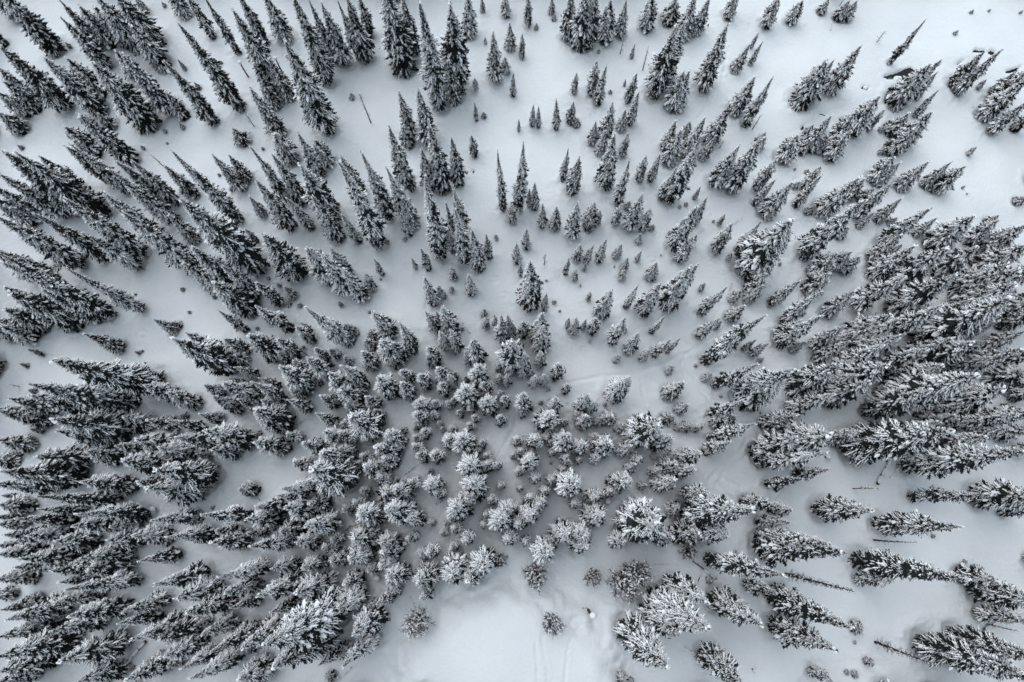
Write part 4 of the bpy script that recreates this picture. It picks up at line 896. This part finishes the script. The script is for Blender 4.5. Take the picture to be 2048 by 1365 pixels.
# ---------------------------------------------------------------- spruce looks: 7 builds x 3 snow loads
ASPECTS = [0.10, 0.14, 0.18, 0.225, 0.28, 0.36, 0.5]
# v = ((build * 3) + snow) * 4 + size; size 0 sapling, 1 middling, 2 and 3 big with more and finer branches
def spruce_meshes(ai, sl, sz):
    rnd = random.Random(100 + ai * 7 + sl + sz * 31)
    asp = ASPECTS[ai]
    Rm = asp * 0.5
    cover0 = (0.58, 0.72, 0.86)[sl]
    fo, sn, tr = MB(), MB(), MB()
    z_lo = rnd.uniform(0.03, 0.06)
    dz = max((0.25, 0.185, 0.125, 0.095)[sz] * Rm, (0.02, 0.0145, 0.0105, 0.009)[sz])
    fine = (1.25, 0.95, 0.72, 0.5)[sz]
    pw, brk = rnd.uniform(.62, .95), rnd.uniform(.50, .72)
    lob = [(rnd.uniform(0, 2 * PI), rnd.uniform(.04, .11), rnd.uniform(4, 16)) for _ in range(3)]
    gaps = [(rnd.uniform(.1, .9), rnd.uniform(0, 2 * PI)) for _ in range(4)]
    def prof(t):
        f = min(1.0, (1 - t) / brk) ** pw
        return Rm * f * (0.60 + 0.40 * min(1, t / 0.28)) * (1 + .10 * math.sin(t * 21 + ai) + .07 * math.sin(t * 47 + sl))
    z = z_lo
    bend = rnd.uniform(-.012, .012), rnd.uniform(-.012, .012)
    def axis(z): return bend[0] * math.sin(z * 3), bend[1] * math.sin(z * 2.3)
    ax0 = rnd.uniform(0, 6)
    def blade(a, b, w, d):
        # needles hang both sides of the line a -> b like a low tent
        dx, dy = b[0] - a[0], b[1] - a[1]
        l = math.hypot(dx, dy) + 1e-9
        nx_, ny_ = -dy / l * w, dx / l * w
        q = len(fo.v)
        u = rnd.uniform(.35, .65)
        m_ = (a[0] + (b[0] - a[0]) * u, a[1] + (b[1] - a[1]) * u, a[2] + (b[2] - a[2]) * u)
        fo.v.extend([a, (m_[0] + nx_, m_[1] + ny_, m_[2] - d * rnd.uniform(.6, 1.3)), b, (m_[0] - nx_, m_[1] - ny_, m_[2] - d * rnd.uniform(.6, 1.3))])
        fo.f.extend([(q, q + 1, q + 2), (q, q + 2, q + 3)])
    while z < 0.988:
        Rz = prof(z)
        cover_z = cover0 * (.62 + .38 * float(smooth((z - .06) / .42))) + .28 * float(smooth((z - .6) / .3))
        lay = rnd.uniform(.86, 1.10)
        k = max(3, int(round(3.9 + 2.0 * min(1, Rz / Rm) + rnd.uniform(-.6, .6))))
        ax0 += 2.4 + rnd.uniform(-.3, .3)
        for i in range(k):
            az = ax0 + 2 * PI * i / k + rnd.uniform(-.28, .28)
            if rnd.random() < .06: continue
            if any(abs(z - gz_) < .014 and math.cos(az - ga) > .45 for gz_, ga in gaps): continue
            L = Rz * lay * rnd.uniform(.80, 1.12)
            for (pa, am, fr) in lob: L *= 1 + am * math.cos(az - pa + z * fr)
            L = max(L, Rm * .13)
            zz = z + rnd.uniform(-.45, .45) * dz
            ca, sa = math.cos(az), math.sin(az)
            cover = cover_z * (.90 + .24 * math.cos(az - 2.3))     # wind packed the snow on one side
            slope = -0.42 + 0.85 * z + rnd.uniform(-.18, .18)
            x0, y0 = axis(zz)
            curl = rnd.uniform(-.12, .12) * L
            def pt(s, side=0.0, up=0.0):
                r = L * s
                side += curl * s * s
                return (x0 + ca * r - sa * side, y0 + sa * r + ca * side, zz + L * (slope * s - .24 * s * s) + up)
            wd = L * 0.10
            A, B, D = pt(.05), pt(.55), pt(1)
            blade(A, B, wd * 1.1, wd); blade(B, D, wd, wd)
            br_snow = rnd.random() < cover + .18
            hsn = L * 0.04
            if br_snow:
                big = (1.8 if rnd.random() < .07 else 1.0) * (.7, .8, 1)[sl]
                if sl < 2 and rnd.random() < .45:
                    u = rnd.uniform(.5, .95); w_ = L * rnd.uniform(.10, .2) * fine
                    sn.lump(pt(u - .14, rnd.uniform(-.1, .1) * L, hsn), pt(u + .16, rnd.uniform(-.1, .1) * L, hsn), w_, w_ * .7, rnd)
                if rnd.random() < cover + .1: sn.lump(pt(.16, 0, hsn * .3), pt(.58, 0, hsn * .3), L * rnd.uniform(.04, .075) * fine * big, L * .04 * fine * big, rnd)
                if rnd.random() < cover + .3: sn.lump(pt(.52, 0, hsn * .2), pt(1.05, 0, hsn * .1), L * rnd.uniform(.055, .10) * fine * big, L * .045 * fine * big, rnd)
            nt_ = (4, 7, 11, 16)[sz] if Rz > .40 * Rm else (3, 5, 8, 11)[sz]
            for t in range(nt_):
                s0 = .18 + .76 * (t + rnd.uniform(.1, .9)) / nt_
                side = 1 if t % 2 else -1
                l = L * (.38 * (1.08 - s0) + .10) * rnd.uniform(.7, 1.25) * (1, 1, .85, .68)[sz]
                a = pt(s0)
                b = pt(s0 + l / L * rnd.uniform(.6, .85), side * l * rnd.uniform(.6, .85), -l * rnd.uniform(.02, .28))
                blade(a, b, l * .21, l * .20)
                if br_snow:
                    for (u0, u1) in ((.05, .5), (.5, 1.05)):
                        if rnd.random() > cover: continue
                        u0 += rnd.uniform(-.05, .12)
                        p = (a[0] + (b[0] - a[0]) * u0, a[1] + (b[1] - a[1]) * u0, a[2] + (b[2] - a[2]) * u0 + hsn * .25)
                        q_ = (a[0] + (b[0] - a[0]) * u1, a[1] + (b[1] - a[1]) * u1, a[2] + (b[2] - a[2]) * u1 + hsn * .25)
                        sn.flake(p, q_, l * rnd.uniform(.08, .19), l * .08, rnd)
        # inner drooping needles close to the stem
        for _ in range(13):
            a = rnd.uniform(0, 2 * PI); r = Rz * rnd.uniform(.15, .75)
            x0, y0 = axis(z)
            q = len(fo.v); w = Rz * .2
            fo.v.extend([(x0 + math.cos(a) * r * .2, y0 + math.sin(a) * r * .2, z + dz), (x0 + math.cos(a) * r - math.sin(a) * w, y0 + math.sin(a) * r + math.cos(a) * w, z - dz * 1.5), (x0 + math.cos(a) * r + math.sin(a) * w, y0 + math.sin(a) * r - math.cos(a) * w, z - dz * 1.5)])
            fo.f.append((q, q + 1, q + 2))
        z += dz * (0.5 + 0.5 * min(1, Rz / Rm + .1)) * rnd.uniform(.85, 1.15)
    x0, y0 = axis(1)
    blade((x0, y0, .965), (x0 + Rm * .02, y0, 1.0), Rm * .05, Rm * .02)
    for _ in range(4): sn.lump((x0, y0, rnd.uniform(.95, .985)), (x0 + rnd.uniform(-.2, .2) * Rm, y0 + rnd.uniform(-.2, .2) * Rm, rnd.uniform(.96, 1.0)), Rm * .09, Rm * .12, rnd)
    zs = [-.04, .02, .3, .6, .9, .995]
    tr.tube([(axis(q)[0], axis(q)[1], q) for q in zs], [r * (0.010 + .02 * asp) * 1.1 for r in (1.25, 1.0, .75, .5, .2, .06)], 7)
    return tr.mesh('trunk', M_bark), fo.mesh('crown', M_needle, False), sn.mesh('snow_load', M_snow, True)

LOOK = {}
def look(v):
    if v not in LOOK: LOOK[v] = spruce_meshes(v // 12, v // 4 % 3, v % 4)
    return LOOK[v]

FIRST = {}
def plant(x, y, h, w, v, label):
    tm, cm, sm = look(v)
    rnd = random.Random(int(x * 131 + y * 977))
    t = thing('spruce_tree', label, 'spruce', (x, y, gz(x, y) + 0.05 * w - .05), 'snowy spruces of the forest')
    t.rotation_euler = (rnd.gauss(0, .016), rnd.gauss(0, .016), rnd.uniform(-.9, .9) + 1.7 * min(1, max(0, (y - 5) / 35)))
    k = w / ASPECTS[v // 12]
    t.scale = (k, k, h)
    tr = bpy.data.objects.new('trunk', tm); C.objects.link(tr); tr.parent = t
    cr = bpy.data.objects.new('crown', cm); C.objects.link(cr); cr.parent = t
    sn = bpy.data.objects.new('snow_load', sm); C.objects.link(sn); sn.parent = cr
    cr['kind'] = 'stuff'; sn['kind'] = 'stuff'
    FIRST.setdefault(v, (tr, cr, sn))
for (x, y, h, w, v, lab) in SPRUCES:
    plant(x / 10, y / 10, h / 10, w / 100, v, lab)

# ---------------------------------------------------------------- the rest of the forest: one object, instanced from the same looks
def far_forest():
    n = len(FAR_SPRUCES) // 5
    pos, rot, scl, var = [], [], [], []
    have = sorted(FIRST)
    for i in range(n):
        x, y, h, w, v = FAR_SPRUCES[i * 5:i * 5 + 5]
        x /= 10; y /= 10; h /= 10; w /= 100
        rnd = random.Random(i)
        if v not in FIRST: v = min(have, key=lambda q: abs(q // 12 - v // 12) * 3 + abs(q // 4 % 3 - v // 4 % 3) + abs(q % 4 - v % 4) * 2)
        pos.append((x, y, gz(x, y) + 0.05 * w - .05))
        rot.append((rnd.gauss(0, .02), rnd.gauss(0, .02), rnd.uniform(-.9, .9) + 1.7 * min(1, max(0, (y - 5) / 35))))
        k = w / ASPECTS[v // 12]
        scl.append((k, k, h)); var.append(v)
    me = bpy.data.meshes.new('smaller_spruces')
    me.from_pydata(pos, [], [])
    for nm, dat in (('tree_rot', rot), ('tree_scale', scl)):
        at = me.attributes.new(nm, 'FLOAT_VECTOR', 'POINT')
        at.data.foreach_set('vector', np.array(dat, np.float32).ravel())
    at = me.attributes.new('tree_look', 'INT', 'POINT')
    at.data.foreach_set('value', np.array(var, np.int32))
    o = bpy.data.objects.new('smaller_spruces', me)
    C.objects.link(o)
    o['kind'] = 'stuff'; o['label'] = 'smaller and partly hidden snowy spruces and saplings filling the forest'
    o['category'] = 'spruces'
    g = bpy.data.node_groups.new('forest', 'GeometryNodeTree')
    g.interface.new_socket('Geometry', in_out='INPUT', socket_type='NodeSocketGeometry')
    g.interface.new_socket('Geometry', in_out='OUTPUT', socket_type='NodeSocketGeometry')
    N, Lk = g.nodes, g.links
    gi = N.new('NodeGroupInput'); go = N.new('NodeGroupOutput')
    def attr(name, ty):
        a = N.new('GeometryNodeInputNamedAttribute'); a.data_type = ty
        a.inputs['Name'].default_value = name
        return a.outputs['Attribute']
    ro, sc, va = attr('tree_rot', 'FLOAT_VECTOR'), attr('tree_scale', 'FLOAT_VECTOR'), attr('tree_look', 'INT')
    er = N.new('FunctionNodeEulerToRotation')
    Lk.new(ro, er.inputs[0])
    jo = N.new('GeometryNodeJoinGeometry')
    for v in sorted(set(var)):
        jt = N.new('GeometryNodeJoinGeometry')
        for part in FIRST[v]:
            oi = N.new('GeometryNodeObjectInfo'); oi.transform_space = 'ORIGINAL'
            oi.inputs['Object'].default_value = part
            Lk.new(oi.outputs['Geometry'], jt.inputs[0])
        cmp_ = N.new('FunctionNodeCompare'); cmp_.data_type = 'INT'; cmp_.operation = 'EQUAL'
        Lk.new(va, [s for s in cmp_.inputs if s.type == 'INT' and s.enabled][0])
        [s for s in cmp_.inputs if s.type == 'INT' and s.enabled][1].default_value = v
        ip = N.new('GeometryNodeInstanceOnPoints')
        Lk.new(gi.outputs[0], ip.inputs['Points'])
        Lk.new(cmp_.outputs[0], ip.inputs['Selection'])
        Lk.new(jt.outputs[0], ip.inputs['Instance'])
        Lk.new(er.outputs[0], ip.inputs['Rotation'])
        Lk.new(sc, ip.inputs['Scale'])
        Lk.new(ip.outputs[0], jo.inputs[0])
    Lk.new(jo.outputs[0], go.inputs[0])
    md = o.modifiers.new('forest', 'NODES'); md.node_group = g
far_forest()

# ---------------------------------------------------------------- open water in the creek
wb = MB()
for k, pts in enumerate(WATER):
    zc = float(np.mean([base_height(px, py) for px, py in pts])) - 0.32
    b = len(wb.v)
    cx = sum(p[0] for p in pts) / len(pts); cy = sum(p[1] for p in pts) / len(pts)
    for px, py in pts:
        d = math.hypot(px - cx, py - cy) + 1e-6
        wb.v.append((px + (px - cx) / d * .6, py + (py - cy) / d * .6, zc))
    wb.f.append(tuple(range(b, b + len(pts))))
wo_ = wb.build('creek_water', M_water, None, False)
wo_['kind'] = 'structure'

for (x, y, w, lab) in PILLOWS:
    rnd = random.Random(int(x * 17 + y))
    t = thing('snow_pillow', lab, 'boulder', (x, y, float(base_height(x, y)) - .5))
    rb = MB(); rb.ball((0, 0, .05), w * .40, w * .38, .35, rnd, 12, 7, .10); rb.build('boulder', M_bark, t)
    sp = MB(); sp.ball((0, 0, .42), w * .5, w * .48, min(.45, w * .4), rnd, 18, 10, .03, -.5); sp.build('snow_cap', M_snow, t)

# ---------------------------------------------------------------- snags, logs, stumps, shrubs, larches
def dead_snag(x, y, h, w, lab):
    rnd = random.Random(int(x * 71 + y * 13))
    t = thing('dead_snag', lab, 'dead tree', (x, y, gz(x, y)), 'dead snags')
    lx, ly = rnd.uniform(-.03, .03) * h, rnd.uniform(-.03, .03) * h
    r0 = 0.035 + .007 * h
    tb = MB()
    tb.tube([(lx * s * s, ly * s * s, h * s - .3 * (s == 0)) for s in (0, .25, .5, .75, 1)], [r0 * k for k in (1.2, 1, .8, .55, .25)], 7)
    tb.build('trunk', M_bark, t)
    bb, sb = MB(), MB()
    n = int(10 + 3.5 * h)
    for i in range(n):
        s = .15 + .83 * (i + rnd.random()) / n
        a = rnd.uniform(0, 2 * PI)
        l = w * rnd.uniform(.35, .75) * (1.1 - .5 * s)
        p = Vector((lx * s * s, ly * s * s, h * s))
        d = Vector((math.cos(a), math.sin(a), rnd.uniform(-.45, .35)))
        q = p + d * l
        m = p + d * l * .5 + Vector((rnd.uniform(-.1, .1) * l, rnd.uniform(-.1, .1) * l, .06 * l))
        bb.tube([p, m, q], [.022, .016, .006], 4, False)
        for _ in range(2):
            u = rnd.uniform(.35, .9); e = p.lerp(q, u)
            bb.tube([e, e + Vector((rnd.uniform(-1, 1), rnd.uniform(-1, 1), rnd.uniform(-.4, .6))) * l * .3], [.01, .004], 3, False)
        if rnd.random() < .6: sb.lump(tuple(p.lerp(q, .15) + Vector((0, 0, .02))), tuple(m.lerp(q, .6) + Vector((0, 0, .02))), .05, .07, rnd)
    b = bb.build('branches', M_twig, t)
    if sb.v: sb.build('snow_load', M_snow, b)['kind'] = 'stuff'
    b['kind'] = 'stuff'
for a in SNAGS: dead_snag(*a)

def fallen_log(x0, y0, x1, y1, w, lab):
    rnd = random.Random(int(x0 * 31 + y1 * 17))
    L = math.hypot(x1 - x0, y1 - y0)
    big = L > 4
    t = thing('fallen_log' if big else 'bare_branch', lab, 'log' if big else 'branch', (x0, y0, gz(x0, y0)))
    bushy = w > 1.05 and L < 9
    r = (.13 if bushy else min(.45, max(.10, w * .26))) if big else .05
    n = max(4, int(L / 1.2))
    pts = []
    za, zb = gz(x0, y0), gz(x1, y1)
    lift = rnd.uniform(.1, .25) * (L if not big else 2.0)
    for i in range(n + 1):
        s = i / n
        xx, yy = x0 + (x1 - x0) * s, y0 + (y1 - y0) * s
        zz = max(za + (zb - za) * s, gz(xx, yy)) + .12 + r * .6 + lift * s
        pts.append(Vector((xx - x0 + rnd.uniform(-.06, .06), yy - y0 + rnd.uniform(-.06, .06), zz - za)))
    tb = MB(); tb.tube(pts, [r * (1 - .65 * i / n) for i in range(n + 1)], 8)
    tb.build('trunk', M_bark, t)
    sb = MB()
    for i in range(n):
        if rnd.random() < .9:
            rr = r * (1 - .6 * i / n)
            sb.lump(tuple(pts[i] + Vector((0, 0, rr * .6))), tuple(pts[i + 1].lerp(pts[i], -.25) + Vector((0, 0, rr * .55))), rr * rnd.uniform(1.05, 1.45), rr * 1.1 + .06, rnd)
    sb.build('snow_cover', M_snow, t)['kind'] = 'stuff'
    bb = MB()
    for i in range(int(L * (5 if bushy else 1.0)) + 2):
        s = rnd.uniform(.25, .98)
        p = pts[0].lerp(pts[-1], s)
        d = Vector((rnd.uniform(-1, 1), rnd.uniform(-1, 1), rnd.uniform(.0, .9))).normalized()
        l = rnd.uniform(.25, .6) * min(max(w, .5), 4)
        m = p + d * l * .5 + Vector((0, 0, .05))
        bb.tube([p, m, p + d * l + Vector((0, 0, -.08 * l))], [.03, .02, .007], 4, False)
        e = m
        bb.tube([e, e + Vector((rnd.uniform(-1, 1), rnd.uniform(-1, 1), rnd.uniform(-.2, .5))) * l * .35], [.015, .005], 3, False)
    bb.build('branches', M_twig, t)['kind'] = 'stuff'
for a in LOGS: fallen_log(*a)

def capped_stump(x, y, h, w, lab):
    rnd = random.Random(int(x * 53 + y * 29))
    t = thing('snow_capped_stump', lab, 'stump', (x, y, gz(x, y)), 'snow capped stumps')
    r = min(.22, w * .16)
    tb = MB(); tb.tube([(0, 0, -.3), (0, 0, h * .5), (.03 * h, 0, h - .1)], [r * 1.3, r, r * .8], 8)
    st = tb.build('trunk', M_bark, t)
    if h > 2:
        bb = MB()
        for i in range(int(h * 4)):
            a = rnd.uniform(0, 2 * PI); z = rnd.uniform(.2, .9) * h; l = w * rnd.uniform(.3, .7)
            bb.tube([(0, 0, z), (math.cos(a) * l, math.sin(a) * l, z - .1 * l)], [.025, .008], 4, False)
        bb.build('branches', M_twig, t)['kind'] = 'stuff'
    sb = MB(); sb.ball((.03 * h, 0, h + w * .16), w * .5, w * .46, w * .42, rnd, 16, 9, .03, -.55)
    sb.build('snow_cap', M_snow, t)
for a in STUMPS: capped_stump(*a)

def shrub(x, y, h, w, lab):
    rnd = random.Random(int(x * 37 + y * 91))
    t = thing('leafless_shrub', lab, 'shrub', (x, y, gz(x, y)), 'leafless shrubs by the clearing')
    sb, bb = MB(), MB()
    R = w * .5
    ns = 34
    for i in range(ns):
        a = 2 * PI * i / ns + rnd.uniform(-.2, .2); sp = math.sqrt(rnd.random())
        e = Vector((math.cos(a) * R * sp, math.sin(a) * R * sp, h * math.sqrt(max(.10, 1.05 - sp * sp)) * rnd.uniform(.55, 1.05)))
        b = Vector((math.cos(a) * R * .12, math.sin(a) * R * .12, -.2))
        m = b.lerp(e, .5) + Vector((math.cos(a), math.sin(a), .3)) * R * .12
        bb.tube([b, m, e], [.045, .03, .012], 5, False)
        for j in range(26):
            u = rnd.uniform(.3, 1)
            p = (b.lerp(m, u * 2) if u < .5 else m.lerp(e, u * 2 - 1))
            d = Vector((rnd.gauss(0, 1), rnd.gauss(0, 1), rnd.gauss(.5, .6))).normalized()
            l = R * rnd.uniform(.18, .42)
            q = p + d * l
            bb.tube([p, q], [.016, .005], 3, False)
            for _ in range(2):
                e2 = p.lerp(q, rnd.uniform(.3, .8))
                bb.tube([e2, e2 + Vector((rnd.gauss(0, 1), rnd.gauss(0, 1), rnd.gauss(.3, .6))).normalized() * l * .45], [.010, .004], 3, False)
            if rnd.random() < .28: sb.lump(tuple(p.lerp(q, .35) + Vector((0, 0, .01))), tuple(q + Vector((0, 0, .02))), .05 + .012 * R, .08, rnd)
    br = bb.build('branches', M_twig, t)
    sb.build('snow_load', M_snow, br)['kind'] = 'stuff'
    br['kind'] = 'stuff'
for a in SHRUBS: shrub(*a)

def larch(x, y, h, w, lab):
    rnd = random.Random(int(x * 11 + y * 7))
    t = thing('dead_larch', lab, 'dead tree', (x, y, gz(x, y)), 'dead larches')
    tb = MB(); tb.tube([(0, 0, h * s - .4 * (s == 0)) for s in (0, .2, .5, .8, 1)], [.22, .18, .13, .08, .02], 8)
    tb.build('trunk', M_bark, t)
    bb, sb = MB(), MB()
    n = int(h * 14)
    for i in range(n):
        s = .06 + .93 * (i + rnd.random()) / n
        a = rnd.uniform(0, 2 * PI)
        l = w * .5 * rnd.uniform(.6, 1.1) * (1.05 - .75 * s)
        p = Vector((0, 0, h * s)); d = Vector((math.cos(a), math.sin(a), rnd.uniform(-.15, .45)))
        q = p + d * l
        bb.tube([p, p + d * l * .5 + Vector((0, 0, -.05 * l)), q], [.028, .018, .006], 4, False)
        for _ in range(4):
            e = p.lerp(q, rnd.uniform(.25, .95))
            bb.tube([e, e + Vector((rnd.gauss(0, 1), rnd.gauss(0, 1), rnd.gauss(.2, .7))).normalized() * l * .25], [.010, .004], 3, False)
        if rnd.random() < .3: sb.lump(tuple(p.lerp(q, .2) + Vector((0, 0, .02))), tuple(p.lerp(q, .7) + Vector((0, 0, .02))), .05, .06, rnd)
    br = bb.build('branches', M_twig, t)
    sb.build('snow_load', M_snow, br)['kind'] = 'stuff'
    br['kind'] = 'stuff'
for a in LARCHES: larch(*a)
